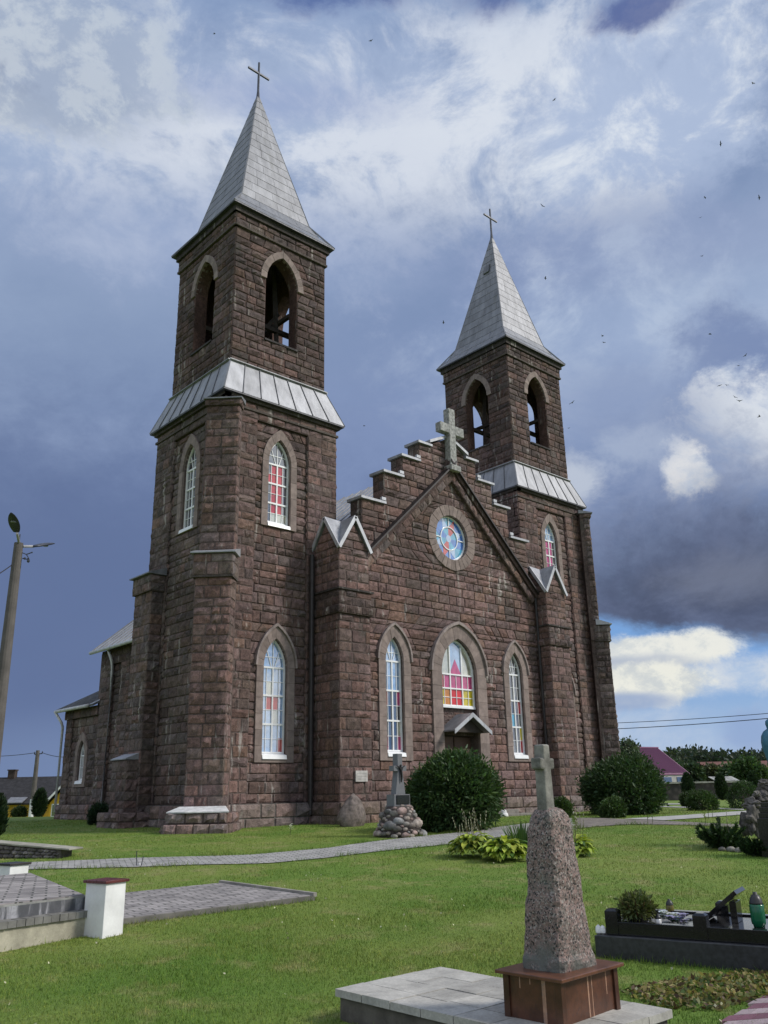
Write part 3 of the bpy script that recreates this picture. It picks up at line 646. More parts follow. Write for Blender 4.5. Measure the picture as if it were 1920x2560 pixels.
# windows of the facade
def c_wl(r, c):
    return SKY if r < 2 else ({(2, 0): RED, (2, 3): ROSE, (3, 0): DK, (3, 3): DK, (5, 0): ROSE, (5, 3): ROSE, (4, 3): PALE}.get((r, c), DK if rnd.random() < .6 else GRY))
def c_wr(r, c):
    return {(0, 0): DK, (2, 0): RED, (2, 3): RED, (5, 0): RED, (5, 3): RED, (4, 3): YEL, (1, 0): YEL, (4, 0): YEL, (3, 1): TEAL}.get((r, c), DK if rnd.random() < .45 else GRY)
for (c, a, z0, zs_, zh, ao, z0o, zo), cf, tm in zip(wins, (c_wl, c_wr), (SKY, GRY)): window(church, frC, c, a, z0, zs_, zh, ao, z0o, zo, cf, tm, hood=True)
# portal window, three lights
f = MB(); cx, a, z0, zsv, zh = PW[:5]; dp = .14; d0, d1 = -dp-.03, -dp+.045
f.prism(frC, arch_pts(cx, a, z0, zsv, zh), [arch_pts(cx, a-.055, z0+.055, zsv, zh-.08)], d0, d1)
for x in (-.31, .31): f.fbox(frC, cx+x-.025, cx+x+.025, z0+.04, zh-.28, d0+.006, d1-.006)
for z in (4.35, 4.85): f.fbox(frC, cx-a+.04, cx+a-.04, z-.025, z+.025, d0+.004, d1-.003)
for x in (-.62, 0, .62): f.fbox(frC, cx+x-.01, cx+x+.01, z0+.05, 4.85, d0+.014, d1-.02)
f.fbox(frC, cx-a+.05, cx+a-.05, 4.03, 4.05, d0+.015, d1-.022)
o = f.build('window', WHITE, church)
p = MB(); g1 = -dp-.012
for j, (za, zb) in enumerate(((z0+.03, 4.04), (4.04, 4.35), (4.35, 4.85))):
    for i, x0 in enumerate((-.89, -.62, -.31, 0, .31, .62)):
        x1 = (-.62, -.31, 0, .31, .62, .89)[i]
        m = (YEL if i in (0, 4, 5) else (AMB if i == 1 else SCA)) if j < 2 else ((BRK if i < 1 else ROSE) if i < 4 else ROSE)
        if j == 0 and i in (2, 3): m = SCA
        if j == 1 and i in (0, 1): m = YEL if i == 0 else AMB
        p.fbox(frC, cx+x0, cx+x1, za, zb, g1, -dp+rnd.uniform(-.001, .002), m)
p.prism(frC, [(cx+x, z) for x, z in [(-.31, 4.852), (.31, 4.852), (0, 5.42)]], [], g1, -dp, ROSE)
hw = arch_hw(a-.03, zsv, zh-.05)
def strip(x0, x1, n, m, dz=0):
    b = [(x0+(x1-x0)*i/n) for i in range(n+1)]
    top = [max(zz for zz in np.linspace(zsv, zh-.05, 120) if hw(zz) >= abs(x)-1e-4) for x in b]
    p.prism(frC, [(cx+b[0], 4.852), (cx+b[-1], 4.852)]+[(cx+x, t) for x, t in zip(b[::-1], top[::-1])], [], g1-.012, -dp-.004, m)
strip(-.87, -.31, 6, PALE); strip(-.31, .31, 6, SKY); strip(.31, .87, 6, PALE)
p.build('pane', GL, o)
s = MB(); ring_blocks(s, frC, cx, arch_side(PW[1], .0, 4.88, 6.14, 10, 8), arch_side(1.42, .0, 4.88, 6.66, 10, 8), -.3, .09)
ring_blocks(s, frC, cx, arch_side(1.422, 4.88, 4.89, 6.663, 0, 8), arch_side(1.5, 4.88, 4.89, 6.78, 0, 8), -.05, .17, (1.15, 1.2, 1.25), g=0)
s.build('surround', DRESS, o, bevel=.006)
s = MB(); s.fbox(frC, cx-a+.01, cx+a-.01, z0-.06, z0+.01, -dp-.02, -.06); s.build('sill', WHITE, o)
# wall panel between door and window, door, canopy, steps
mb = MB(); mb.fbox(frC, cx-.915, cx+.915, 2.72, z0-.06, -.5, -.2, 0, MORT); stones(mb, FR((cx, YF+.2, 0), XP), courses(2.72, z0-.06, (), .1), -.91, .91, (), W_MID, .2, .34, .014); mb.build('brick_infill', STONE, church)
dr = MB(); dr.fbox(frC, cx-.915, cx+.915, .18, 2.715, -.52, -.42, 0, (.5, .5, .5))
door = dr.build('door', WOOD, church)
for sx in (-1, 1):
    l = MB(); x0, x1 = sorted((cx+sx*.03, cx+sx*.88)); l.fbox(frC, x0, x1, .2, 2.68, -.419, -.36)
    for za, zb in ((.35, .95), (1.05, 1.65), (1.75, 2.02)): l.fbox(frC, x0+.12, x1-.12, za, zb, -.359, -.34)
    lf = l.build('door_leaf', WOOD, door, bevel=.008)
    t = MB(); t.fbox(frC, x0+.08, x1-.08, 2.1, 2.28, -.358, -.335); t.build('panel', TAN, lf)
    hd = MB(); hd.bar(frC.p(cx+sx*.1, 1.0, -.33), frC.p(cx+sx*.1, 1.25, -.33), .03); hd.build('handle', IRON, lf)
c = MB()
for sgn in (-1, 1):
    A = (cx+sgn*.96, 2.8); B = (cx, 3.4)
    q = [A, B, (B[0], B[1]+.05), (A[0], A[1]+.05)] if sgn < 0 else [B, A, (A[0], A[1]+.05), (B[0], B[1]+.05)]
    c.quadprism(frC, q, -.18, .6, 0, (.9, .9, .92))
    q2 = [(x, z-.09) for x, z in q[:2]]+[(x, z+.01) for x, z in q[2:]]
    c.quadprism(frC, q2, .602, .635, 0, (2.0, 2.0, 2.0))
can = c.build('canopy', METAL, church)
w = MB(); w.quadprism(frC, [(cx-.85, 2.80), (cx+.85, 2.80), (cx+.02, 3.33), (cx-.02, 3.3)], .3, .34); w.build('gable_board', TIMBER, can)
for i, (w_, d, z) in enumerate(((1.6, 1.1, .2), (2.3, 1.5, .07))):
    s = MB(); s.fbox(frC, cx-w_, cx+w_, -.3, z, -.1 if i == 0 else 1.1-.2, d, 0, (.8, .75, .7)); s.build('step', CONC, church, bevel=.015)
# rose window
cx, cz = -.02, 10.0
def rpt(r, a): return (cx+r*math.cos(a), cz+r*math.sin(a))
f = MB(); dp = .13; d0, d1 = -dp-.03, -dp+.04
f.prism(frC, circ(cx, cz, .87), [circ(cx, cz, .82)], d0, d1); f.prism(frC, circ(cx, cz, .47), [circ(cx, cz, .435)], d0+.004, d1-.004)
for k in range(4):
    a = PI/2*k; p0 = frC.p(*rpt(.46, a), d1-.03); p1 = frC.p(*rpt(.83, a), d1-.03); f.bar(p0, p1, .035, .05, 0, (1, 1, 1), frC.N)
o = f.build('rose_window', WHITE, church)
p = MB(); p.prism(frC, circ(cx, cz, .14), [], -dp-.012, -dp+.004, SKY)
for k in range(8):
    a0, a1 = PI/4*k, PI/4*(k+1); n = 4; aa = [a0+(a1-a0)*i/n for i in range(n+1)]
    p.prism(frC, [rpt(.13, a) for a in aa]+[rpt(.45, a) for a in aa[::-1]], [], -dp-.012, -dp, (TEAL, BRK, TEAL, ROY, TEAL, BRK, TEAL, ROY)[k])
    p.prism(frC, [rpt(.445, a) for a in aa[::-1]]+[rpt(.84, (a0+a1)/2)], [], -dp-.01, -dp+.003, (SKY, BRK, SKY, ROY, SKY, BRK, SKY, ROY)[k])
    am = (a0+a1)/2; bb = [am+PI/4*i/6 for i in range(7)]
    p.prism(frC, [rpt(.445, a) for a in bb[::-1]]+[rpt(.845, a) for a in bb], [], -dp-.014, -dp-.002, (ROY, TEAL, ROY, TEAL, ROY, ROY, TEAL, ROY)[k])
p.build('pane', GL, o)
s = MB(); n = 30
for k in range(n):
    a0, a1 = 2*PI*k/n+.006, 2*PI*(k+1)/n-.006; kk = rnd.uniform(.8, 1.1)
    s.quadprism(frC, [rpt(.872, a0), rpt(1.28+rnd.uniform(-.015, .02), a0), rpt(1.28+rnd.uniform(-.015, .02), a1), rpt(.872, a1)], -.1, .07+rnd.uniform(-.008, .008), 0, (kk, kk, kk))
s.build('surround', DRESS, o, bevel=.006)
# piers with cross-gabled caps
for sgn in (-1, 1):
    mb = MB(); x0, x1 = (-6.03, -4.74) if sgn < 0 else (4.74, 6.03); xc = (x0+x1)/2; fr = FR((xc, -2.2, 0), XP); w = 1.29; D = 1.43
    wt = W_WARM if sgn < 0 else W_WARM
    stone_block(mb, fr, w, D, .6, 6.3, 'FLR', wt); stone_block(mb, fr, w+.16, D+.1, 6.3, 6.56, 'FLR', W_TOP, .05, .26); stone_block(mb, fr, w+.06, D+.05, 6.56, 7.06, 'FLR', W_TOP)
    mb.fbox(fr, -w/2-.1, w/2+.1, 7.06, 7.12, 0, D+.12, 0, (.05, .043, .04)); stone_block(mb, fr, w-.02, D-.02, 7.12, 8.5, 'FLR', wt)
    mb.fbox(fr, -w/2-.12, w/2+.12, -.4, .6, 0, D+.16, 0, MORT); stones(mb, FR(fr.p(0, 0, D+.16), XP), [-.1, .22, .6], -w/2-.13, w/2+.13, (), W_BASE, .4, .8, .08); stones(mb, FR(fr.p(-w/2-.12, 0, D+.16), YN), [-.1, .22, .6], -D, 0, (), W_BASE, .4, .8, .08)
    # gable heads: front, left and right
    hw_ = w/2-.01; zt = 9.38; ym = -2.2-D/2-.02; hd = D/2
    stones(mb, FR((xc, -2.2-D+.02, 0), XP), [8.5, 8.78, 9.06, 9.36], lambda z: -hw_*(9.4-z)/.9, lambda z: hw_*(9.4-z)/.9, (), wt)
    stones(mb, FR((x0+.01, ym, 0), YN), [8.5, 8.78, 9.06, 9.36], lambda z: -hd*.98*(9.4-z)/.9, lambda z: hd*.98*(9.4-z)/.9, (), wt)
    mb.prism(FR((xc, -2.2-D+.03, 0), XP), [(-hw_, 8.45), (hw_, 8.45), (0, zt)], [], -.6, 0, 0, MORT); mb.prism(FR((x0+.02, ym, 0), YN), [(-hd, 8.45), (hd, 8.45), (0, zt)], [], -.6, 0, 0, MORT)
    o = mb.build('pier', STONE, church)
    c = MB(); yF = -2.2-D-.07; xe = (x0-.05, x1+.04); yb = -2.16; th = .1
    C0 = Vector((xc, ym, 9.62))
    def roof(pa, pb, pc):   # ridge end pa, eave corner pb, centre pc -> slab
        pa, pb, pc = map(Vector, (pa, pb, pc)); dn = Vector((0, 0, -th)); c.add([pa, pb, pc, pa+dn, pb+dn, pc+dn], [(0, 1, 2), (5, 4, 3), (0, 3, 4, 1), (1, 4, 5, 2), (2, 5, 3, 0)], 0, (rnd.uniform(1.35, 1.6),)*3)
    zE, zR = 8.5, 9.66
    FL, FRc, BL, BR = (xe[0], yF, zE), (xe[1], yF, zE), (xe[0], yb, zE), (xe[1], yb, zE)
    pF, pL, pR, pB = (xc, yF, zR), (xe[0], ym, zR), (xe[1], ym, zR), (xc, yb, zR)
    for a_, b_ in ((pF, FL), (FL, pL), (pF, FRc), (FRc, pR), (pL, BL), (pR, BR), (BL, pB), (BR, pB)):
        if a_ in (FL, FRc, BL, BR): roof(b_, a_, C0)
        else: roof(a_, b_, C0)
    for a_, b_ in ((pF, FL), (pF, FRc), (pL, FL), (pL, BL)):
        v = Vector((0, -.02, 0)) if a_ is pF else Vector((-.02, 0, 0)); c.bar(Vector(a_)+v+Z3*-.06, Vector(b_)+v+Z3*-.06, .04, .12, 0, (2.0, 2.0, 2.0), Z3)
    c.build('pier_cap', METAL, o)
    d = MB(); xp = x0-.09 if sgn < 0 else x0-.08
    if sgn < 0: d.tube([(xp-.1, -2.45, 8.4), (xp-.1, -2.45, .25)], .085, 10)
    else: d.tube([(xp, -3.16, 8.3), (xp, -3.16, .25)], .055, 10)
    d.build('downpipe', DARKM, church)
pl = MB(); fr = FR((0, -3.0-.63, 0), XP); pl.fbox(fr, -5.45, -4.98, 1.17, 1.49, .03, .075); 
for k in range(3): pl.fbox(fr, -5.4, -5.03, 1.24+k*.08, 1.25+k*.08, .0751, .078, 0, (.6, .6, .6))
pl.build('plaque', simple('pale_plaque', (.42, .40, .38), .6), church)
# ---- nave and annex behind
mb = MB(); xn = -7.0; frN = FR((xn, 0, 0), YN); yN0, yN1, yA = 2.2, 11.1, 14.5
nw = (-7.0, .5, 2.2, 4.2, 5.1, .78, 1.9, 5.5)
mb.prism(frN, [(-yN1, -.3), (-yN0, -.3), (-yN0, 6.8), (-yN1, 6.8)], [arch_pts(nw[0], nw[1], nw[2]-.17, nw[3], nw[4])], -.5, -.012, 0, MORT)
stones(mb, frN, courses(.6, 6.2, (1.9,)), -yN1, -yN0, [(nw[0], arch_hw(.74, nw[3], 5.45), 1.9, 5.45)], W_GREY)
for y in (yN1-.5, 8.9, 4.6):
    stone_block(mb, FR((xn, y, 0), YN), 1.0 if y > 9 else .8, .14, .6, 6.2, 'FLR', W_GREY)
mb.fbox(frN, -yN1-.1, -yN0, 6.2, 6.85, -.2, .16, 0, MORT); stones(mb, FR((xn-.16, 0, 0), YN), [6.22, 6.5, 6.8], -yN1-.1, -yN0, (), W_TOP)
mb.fbox(frN, -yN1-.1, -yN0, -.4, .6, -.2, .18, 0, MORT); stones(mb, FR((xn-.18, 0, 0), YN), [-.1, .22, .6], -yN1-.1, -yN0, (), W_BASE, .5, 1, .08)
mb.prism(FR((0, yN1, 0), XP), [(-7, -.3), (7, -.3), (7, 6.8), (0, 13.3), (-7, 6.8)], [], -.5, 0, 0, MORT); mb.box(6.5, 7.0, 2.2, yN1, -.3, 6.8, 0, MORT)
mb.prism(FR((0, YF+.6, 0), XP), [(-5, 4), (5, 4), (5, 8.5), (0, 13), (-5, 8.5)], [], -5.0, -.01, 0, MORT)
mb.build('nave_wall', STONE, church)
window(church, frN, *nw, lambda r, c: DK, DK)
def seam_roof(name, a0, b0, a1, b1, n, th=.08):
    s = MB(); a0, b0, a1, b1 = map(Vector, (a0, b0, a1, b1)); nrm = (b0-a0).cross(a1-a0).normalized(); nrm = nrm if nrm.z > 0 else -nrm
    s.hexa([a0-nrm*th, b0-nrm*th, b1-nrm*th, a1-nrm*th, a0, b0, b1, a1], 0, (.9, .9, .92))
    for k in range(n):
        t0, t1 = k/n+.004, (k+1)/n-.004; q = [a0.lerp(b0, t0), a0.lerp(b0, t1), a1.lerp(b1, t1), a1.lerp(b1, t0)]; kk = rnd.uniform(1.8, 2.2)
        s.hexa([p+nrm*.001 for p in q]+[p+nrm*.01 for p in q], 0, (kk, kk, kk)); t = (k)/n; s.bar(a0.lerp(b0, t)+nrm*.025, a1.lerp(b1, t)+nrm*.025, .025, .06, 0, (1, 1, 1), nrm)
    return s.build(name, METAL, church)
seam_roof('nave_roof', (-7.55, yN1+.3, 6.82), (-7.55, 2.21, 6.82), (0, yN1+.3, 13.35), (0, 2.21, 13.35), 16)
seam_roof('nave_roof', (-5.1, 2.2, 8.94), (-5.1, YF+.62, 8.94), (0, 2.2, 13.35), (0, YF+.62, 13.35), 9)
seam_roof('nave_roof', (7.55, 2.21, 6.82), (7.55, yN1+.3, 6.82), (0, 2.21, 13.35), (0, yN1+.3, 13.35), 16)
seam_roof('nave_roof', (5.1, YF+.62, 8.94), (5.1, 2.2, 8.94), (0, YF+.62, 13.35), (0, 2.2, 13.35), 9)
mb = MB(); aw = (-12.75, .36, 1.6, 2.6, 3.25, .62, 1.3, 3.6)
mb.prism(frN, [(-yA, -.3), (-yN1-.02, -.3), (-yN1-.02, 4.6), (-yA, 4.6)], [arch_pts(aw[0], aw[1], aw[2]-.17, aw[3], aw[4])], -.5, -.012, 0, MORT)
stones(mb, frN, courses(.6, 4.2, (1.3,)), -yA, -yN1, [(aw[0], arch_hw(.58, aw[3], 3.55), 1.3, 3.55)], W_GREY)
stone_block(mb, FR((xn, yA-.3, 0), YN), .6, .1, .6, 4.2, 'FLR', W_GREY)
mb.fbox(frN, -yA-.1, -yN1-.1, 4.2, 4.6, -.2, .16, 0, MORT); stones(mb, FR((xn-.16, 0, 0), YN), [4.2, 4.55], -yA-.1, -yN1-.1, (), W_TOP)
mb.fbox(frN, -yA-.15, -yN1-.1, -.4, .6, -.2, .18, 0, MORT); stones(mb, FR((xn-.18, 0, 0), YN), [-.1, .22, .6], -yA-.15, -yN1-.1, (), W_BASE, .5, 1, .1)
mb.box(-6.5, 6.5, yA-.4, yA, -.3, 4.6, 0, MORT); mb.build('annex_wall', STONE, church)
window(church, frN, *aw, lambda r, c: GRY, GRY, sash=1)
seam_roof('annex_roof', (-7.45, yA+.4, 4.62), (-7.45, yN1+.02, 4.62), (-2, yA-1.0, 7.5), (-2, yN1+.02, 7.5), 9)
WH2 = simple('pale_pipe', (.5, .5, .5), .5)
for pts in ([(-7.5, 9.9, 6.75), (-7.3, 9.9, 6.3), (-7.24, 9.9, 6.0), (-7.24, 9.9, .6), (-7.5, 9.9, .35)], [(-7.55, yA+.35, 4.6), (-7.3, yA+.1, 4.1), (-7.22, yA+.1, 3.9), (-7.22, yA+.1, .3)]):
    d = MB(); d.tube(pts, .06, 10); d.build('downpipe', WH2, church, smooth=True)
for y0, y1, z, x in ((yN1+.32, 2.4, 6.78, -7.6), (yA+.42, yN1+.3, 4.58, -7.5)):
    d = MB(); d.tube([(x, y0, z), (x, y1, z)], .075, 10); d.build('gutter', WH2, church, smooth=True)
#==MORE==
# ================================================================== LIGHT AND SKY
SUN_D = Vector((.62, -.72, .78)).normalized()
sun = bpy.data.lights.new('sun', 'SUN'); so = bpy.data.objects.new('sun', sun); COL.objects.link(so)
sun.energy = 3.2; sun.angle = math.radians(12); sun.color = (1, .95, .88); so.rotation_euler = SUN_D.to_track_quat('Z', 'Y').to_euler()
W = bpy.data.worlds.new('World'); sc.world = W; W.use_nodes = True
def sky():
    t = NT(W.node_tree); bg = W.node_tree.nodes['Background']
    d = t.n('ShaderNodeTexCoord').outputs['Generated']
    sx = t.n('ShaderNodeSeparateXYZ', Vector=d); x, y, z = sx.outputs
    ni = t.n('ShaderNodeTexSky', {'sky_type': 'NISHITA', 'sun_disc': False, 'sun_elevation': math.asin(SUN_D.z), 'sun_rotation': math.atan2(SUN_D.x, SUN_D.y)}).outputs[0]
    # azimuth measured from the church side of the sky, elevation, both in radians
    dF = t.m('ADD', t.m('MULTIPLY', x, FH.x), t.m('MULTIPLY', y, FH.y)); dR = t.m('ADD', t.m('MULTIPLY', x, RH.x), t.m('MULTIPLY', y, RH.y))
    az = t.m('ARCTAN2', dR, dF); el = t.m('ARCSINE', z)
    def fbm(scale, det=8, rough=.6, dist=0, sc=(1, 1, 1), off=0):
        return t.noise(t.n('ShaderNodeMapping', Vector=d, Scale=sc, Location=(off, off*.7, off*.3)).outputs[0], scale, det, rough, dist=dist)
    nA = fbm(2.6, 9, .58, .3, (1, 1, 1.7)); nB = fbm(7.5, 11, .66, .4, (1, 1, 1.5), 3.1); nC = fbm(20, 8, .68, .2, (1, 1, 1.3), 1.7); nD = fbm(1.5, 4, .5, 0, (1, 1, 2.0), 5.2)
    nE = fbm(4.2, 11, .68, .5, (1, 1, 1.4), 7.7)
    wz = t.m('ADD', t.m('ADD', t.m('MULTIPLY', t.m('SUBTRACT', nB, .5), 1.7), t.m('MULTIPLY', t.m('SUBTRACT', nC, .5), 1.3)), t.m('MULTIPLY', t.m('SUBTRACT', nE, .5), 2.0))
    def ae(u, v):
        q = ray(u, v).normalized(); return math.atan2(q.dot(RH), q.dot(FH)), math.asin(q.z)
    def blob(u, v, ru, rv, soft=.4, warp=.8, tilt=0):
        a, e = ae(u, v); ra = abs(ae(u+ru, v)[0]-ae(u-ru, v)[0])/2; re = abs(ae(u, v+rv)[1]-ae(u, v-rv)[1])/2
        da = t.m('SUBTRACT', az, a); de = t.m('SUBTRACT', el, e)
        if tilt: de = t.m('SUBTRACT', de, t.m('MULTIPLY', da, tilt))
        p = t.m('POWER', t.m('ABSOLUTE', t.m('DIVIDE', da, ra)), 2); q = t.m('POWER', t.m('ABSOLUTE', t.m('DIVIDE', de, re)), 2)
        r = t.m('SQRT', t.m('ADD', p, q)); r = t.m('ADD', r, t.m('MULTIPLY', wz, -warp))
        return t.sm(r, 1-soft, 1+soft, 1., 0.)
    S = lambda r, g, b: srgb(r-4, g-1, b-2)
    c = t.mix(t.sm(nA, .36, .64), S(130, 147, 184), S(160, 175, 206))
    def lay(c, f, col, k=1.0, col2=None, nz=None, a=.38, b=.62):
        if col2 is not None: col = t.mix(t.sm(nz if nz is not None else nB, a, b), col, col2)
        return t.mix(t.m('MULTIPLY', f, k) if k != 1 else f, c, col)
    c = lay(c, blob(960, 1150, 900, 260, .9, .5), S(134, 148, 188), .75, S(146, 160, 198), nA)
    c = lay(c, blob(250, 820, 520, 230, .8, .6), S(136, 152, 186), .7)
    c = lay(c, blob(100, 1750, 1300, 700, .55, .25), S(104, 120, 160), .95, S(116, 132, 172), nD)
    c = lay(c, blob(150, 1500, 900, 380, .6, .4), S(99, 113, 153), .75)
    c = lay(c, blob(300, 1950, 900, 130, .6, .3), S(122, 138, 176), .6)
    c = lay(c, blob(820, 300, 1000, 300, .7, .9), S(172, 185, 214), .95, S(218, 222, 235), nB, .4, .57)
    c = lay(c, blob(600, 620, 520, 120, .8, .7), S(160, 173, 207), .6)
    c = lay(c, blob(1350, 180, 300, 170, .6, 1.), S(178, 190, 218), .8, S(220, 224, 236), nB, .4, .57)
    c = lay(c, blob(1650, 300, 360, 260, .6, 1.1, .3), S(178, 191, 220), .9, S(226, 230, 240), nB, .45, .62)
    c = lay(c, blob(1480, 640, 420, 120, .7, .8), S(140, 153, 190), .75)
    c = lay(c, blob(1800, 620, 300, 110, .7, .9), S(150, 162, 196), .6)
    c = lay(c, blob(100, 120, 330, 200, .35, .9), S(158, 168, 190), .9, S(190, 196, 208), nC)
    c = lay(c, blob(120, 190, 220, 60, .5, .8), S(140, 150, 178), .7)
    c = lay(c, blob(640, 240, 300, 60, .7, 1.1), S(150, 164, 204), .6)
    c = lay(c, blob(190, 110, 330, 200, .4, 1.3), S(168, 179, 203), .85, S(196, 203, 217), nC, .42, .58)
    for u, v, ru, rv in ((700, -40, 330, 60), (1240, -30, 110, 60), (1600, 10, 120, 50)): c = lay(c, blob(u, v, ru, rv, .6, 1.5), S(72, 86, 146), .85)
    # right side: piled grey clouds with bright rims, one dark base
    c = lay(c, blob(1720, 900, 520, 260, .7, .8), S(160, 175, 208), .9, S(186, 198, 222), nB)
    c = lay(c, blob(1840, 860, 140, 150, .4, .9), S(122, 137, 178), .85)
    c = lay(c, blob(1560, 1010, 200, 120, .6, .9), S(142, 156, 192), .8)
    c = lay(c, blob(1880, 1080, 130, 150, .5, 1.7), S(178, 191, 217), .9, S(232, 234, 241), nE, .44, .58)
    c = lay(c, blob(1640, 1260, 330, 190, .7, .9), S(118, 132, 170), .9, S(140, 152, 186), nB)
    c = lay(c, blob(1712, 1185, 58, 62, .4, 1.5), S(196, 203, 219), .9, S(230, 228, 231), nC)
    c = lay(c, blob(1440, 1195, 75, 75, .5, 1.1), S(196, 202, 218), .85)
    c = lay(c, blob(1560, 1130, 110, 60, .5, 1.2), S(178, 188, 212), .6)
    c = lay(c, blob(1760, 1480, 520, 210, .6, .55), S(80, 86, 112), .97, S(100, 108, 138), nB)
    c = lay(c, blob(1840, 1440, 220, 60, .8, 1.0), S(122, 126, 146), .6)
    # clear band under the dark base
    (a0, e0), (a1, e1) = ae(1480, 1535), ae(1920, 1590)
    edge = t.m('ADD', e0, t.m('MULTIPLY', t.m('SUBTRACT', az, a0), (e1-e0)/(a1-a0)))
    below = t.sm(t.m('ADD', t.m('SUBTRACT', edge, el), t.m('MULTIPLY', wz, .02)), -.006, .016)
    rs = t.sm(az, ae(1330, 1700)[0], ae(1400, 1700)[0])
    g = t.sm(el, -.005, ae(1600, 1600)[1])
    clear = t.mix(.12, t.mix(g, S(172, 192, 222), S(122, 164, 222)), t.mix(1, ni, (.1, .1, .1), 'MULTIPLY'))
    c = t.mix(t.m('MULTIPLY', below, rs), c, clear)
    c = lay(c, blob(1700, 1845, 420, 70, .8, 1.1), S(168, 188, 222), .7, S(196, 206, 226), nB)
    c = lay(c, blob(1870, 1830, 70, 60, .5, .8), S(146, 166, 208), .7)
    c = lay(c, blob(1800, 1690, 300, 45, .6, 1.0), S(196, 208, 228), .75, S(222, 224, 230), nC)
    cum = blob(1650, 1625, 200, 42, .25, .75); c = lay(c, cum, S(214, 216, 218), .97, S(240, 237, 230), nC, .4, .58)
    c = lay(c, blob(1560, 1670, 170, 26, .5, .7), S(184, 190, 206), .9)
    c = lay(c, blob(1610, 1712, 170, 48, .28, .75), S(210, 212, 214), .97, S(240, 237, 228), nC, .4, .58)
    c = lay(c, blob(1560, 1755, 120, 20, .5, .6), S(156, 172, 206), .85)
    # the unseen sky behind the camera: sunlit broken cloud, brightened to light the scene
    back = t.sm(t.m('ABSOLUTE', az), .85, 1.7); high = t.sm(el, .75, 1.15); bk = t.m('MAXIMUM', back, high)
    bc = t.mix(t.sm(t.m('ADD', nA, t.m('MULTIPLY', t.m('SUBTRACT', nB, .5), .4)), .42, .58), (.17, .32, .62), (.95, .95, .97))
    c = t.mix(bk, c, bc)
    # below the horizon
    c = t.mix(t.sm(el, -.002, -.03), c, (.10, .12, .08))
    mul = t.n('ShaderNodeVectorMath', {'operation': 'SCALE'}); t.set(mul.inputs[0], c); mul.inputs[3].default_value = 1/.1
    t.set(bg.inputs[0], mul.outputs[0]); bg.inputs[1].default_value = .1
sky()
W.cycles.sampling_method = 'MANUAL'; W.cycles.sample_map_resolution = 512
sc.view_settings.view_transform = 'Standard'; sc.view_settings.look = 'None'; sc.view_settings.exposure = .0; sc.view_settings.gamma = 1
sc.cycles.max_bounces = 6; sc.cycles.use_denoising = True

# ================================================================== GROUND
def sheet(name, polys_xy, mat, dz, kind='structure'):
    pass
def grid_ground():
    k = np.linspace(-1, 1, 261); ax = np.sinh(k*5.2)/np.sinh(5.2)*2500
    X, Y = np.meshgrid(ax-12, ax-8); X = X.ravel(); Y = Y.ravel(); Zg = terr(X, Y)
    V = np.stack([X, Y, Zg], 1); n = 261; i = np.arange(n*n).reshape(n, n)
    F = np.stack([i[:-1, :-1], i[:-1, 1:], i[1:, 1:], i[1:, :-1]], -1).reshape(-1, 4)
    o = np_mesh('lawn', V, F, np.tile([1.18, 1.18, 1.1], (len(V), 1)), GRASS); tag(o, kind='structure'); return o
grid_ground()
def strip_sheet(name, A, B, mat, dz=.012, kind='structure', nseg=12, cross=4):
    # ground sheet between two edge polylines (world points), following the terrain
    def res(P, n):
        P = [Vector(p) for p in P]; L = [0]
        for a, b in zip(P, P[1:]): L.append(L[-1]+(b-a).length)
        out = []
        for i in range(n+1):
            s = L[-1]*i/n; k = max(j for j in range(len(L)) if L[j] <= s+1e-9); k = min(k, len(P)-2); out.append(P[k].lerp(P[k+1], (s-L[k])/max(1e-6, L[k+1]-L[k])))
        return out
    a = res(A, nseg); b = res(B, nseg); V = []; F = []
    for p, q in zip(a, b):
        for j in range(cross+1):
            r = p.lerp(q, j/cross); V.append((r.x, r.y, float(terr(r.x, r.y))+dz))
    w = cross+1
    for i in range(nseg):
        for j in range(cross): F.append((i*w+j, i*w+j+1, (i+1)*w+j+1, (i+1)*w+j))
    m = MB(); m.add(V, F); n = (Vector(V[F[0][1]])-Vector(V[F[0][0]])).cross(Vector(V[F[0][2]])-Vector(V[F[0][0]]))
    if n.z < 0: m.f = [f[::-1] for f in m.f]
    o = m.build(name, mat); tag(o, kind=kind); MASK.append(np.array([(p.x, p.y) for p in a]+[(p.x, p.y) for p in b[::-1]])); return o
MASK = []
# ================================================================== PATHS
px = lambda L, dz=0: [G(u, v) for u, v in L]
strip_sheet('path', px([(-90, 2163), (99, 2156), (341, 2146), (618, 2139), (820, 2121), (937, 2104), (1138, 2083), (1319, 2059), (1433, 2045)]),
            px([(-90, 2182), (99, 2174), (346, 2169), (494, 2163), (667, 2160), (820, 2145.5), (942, 2130), (1149, 2109), (1300, 2086), (1441, 2073)]), PAVER, .014, nseg=40)
strip_sheet('path', px([(1433, 2045), (1500, 2046), (1575, 2049), (1700, 2055), (1840, 2062), (1990, 2067), (2300, 2076)]), px([(1441, 2073), (1500, 2066.5), (1572, 2062), (1700, 2063), (1840, 2069), (1990, 2074), (2300, 2084)]), GVEL, .014, nseg=20)
PALEP = simple('pale_paving', (.36, .355, .335), .88, var=.2, scale=2, bumpd=.004)
strip_sheet('path', px([(1560, 2048), (1700, 2040), (1850, 2029), (2000, 2019), (2250, 2003)]), px([(1660, 2052), (1750, 2046), (1850, 2038), (2000, 2029), (2250, 2014)]), PALEP, .018, nseg=16)
strip_sheet('path', px([(1640, 2009.6), (1760, 2009.2)]), px([(1640, 2012), (1760, 2011.4)]), PALEP, .018, nseg=6)
strip_sheet('path', px([(1640, 2015.5), (1750, 2019), (1860, 2023.5)]), px([(1640, 2017.5), (1750, 2021.4), (1860, 2026)]), PALEP, .018, nseg=8)
m = MB()                                                    # soil strip along the church foot
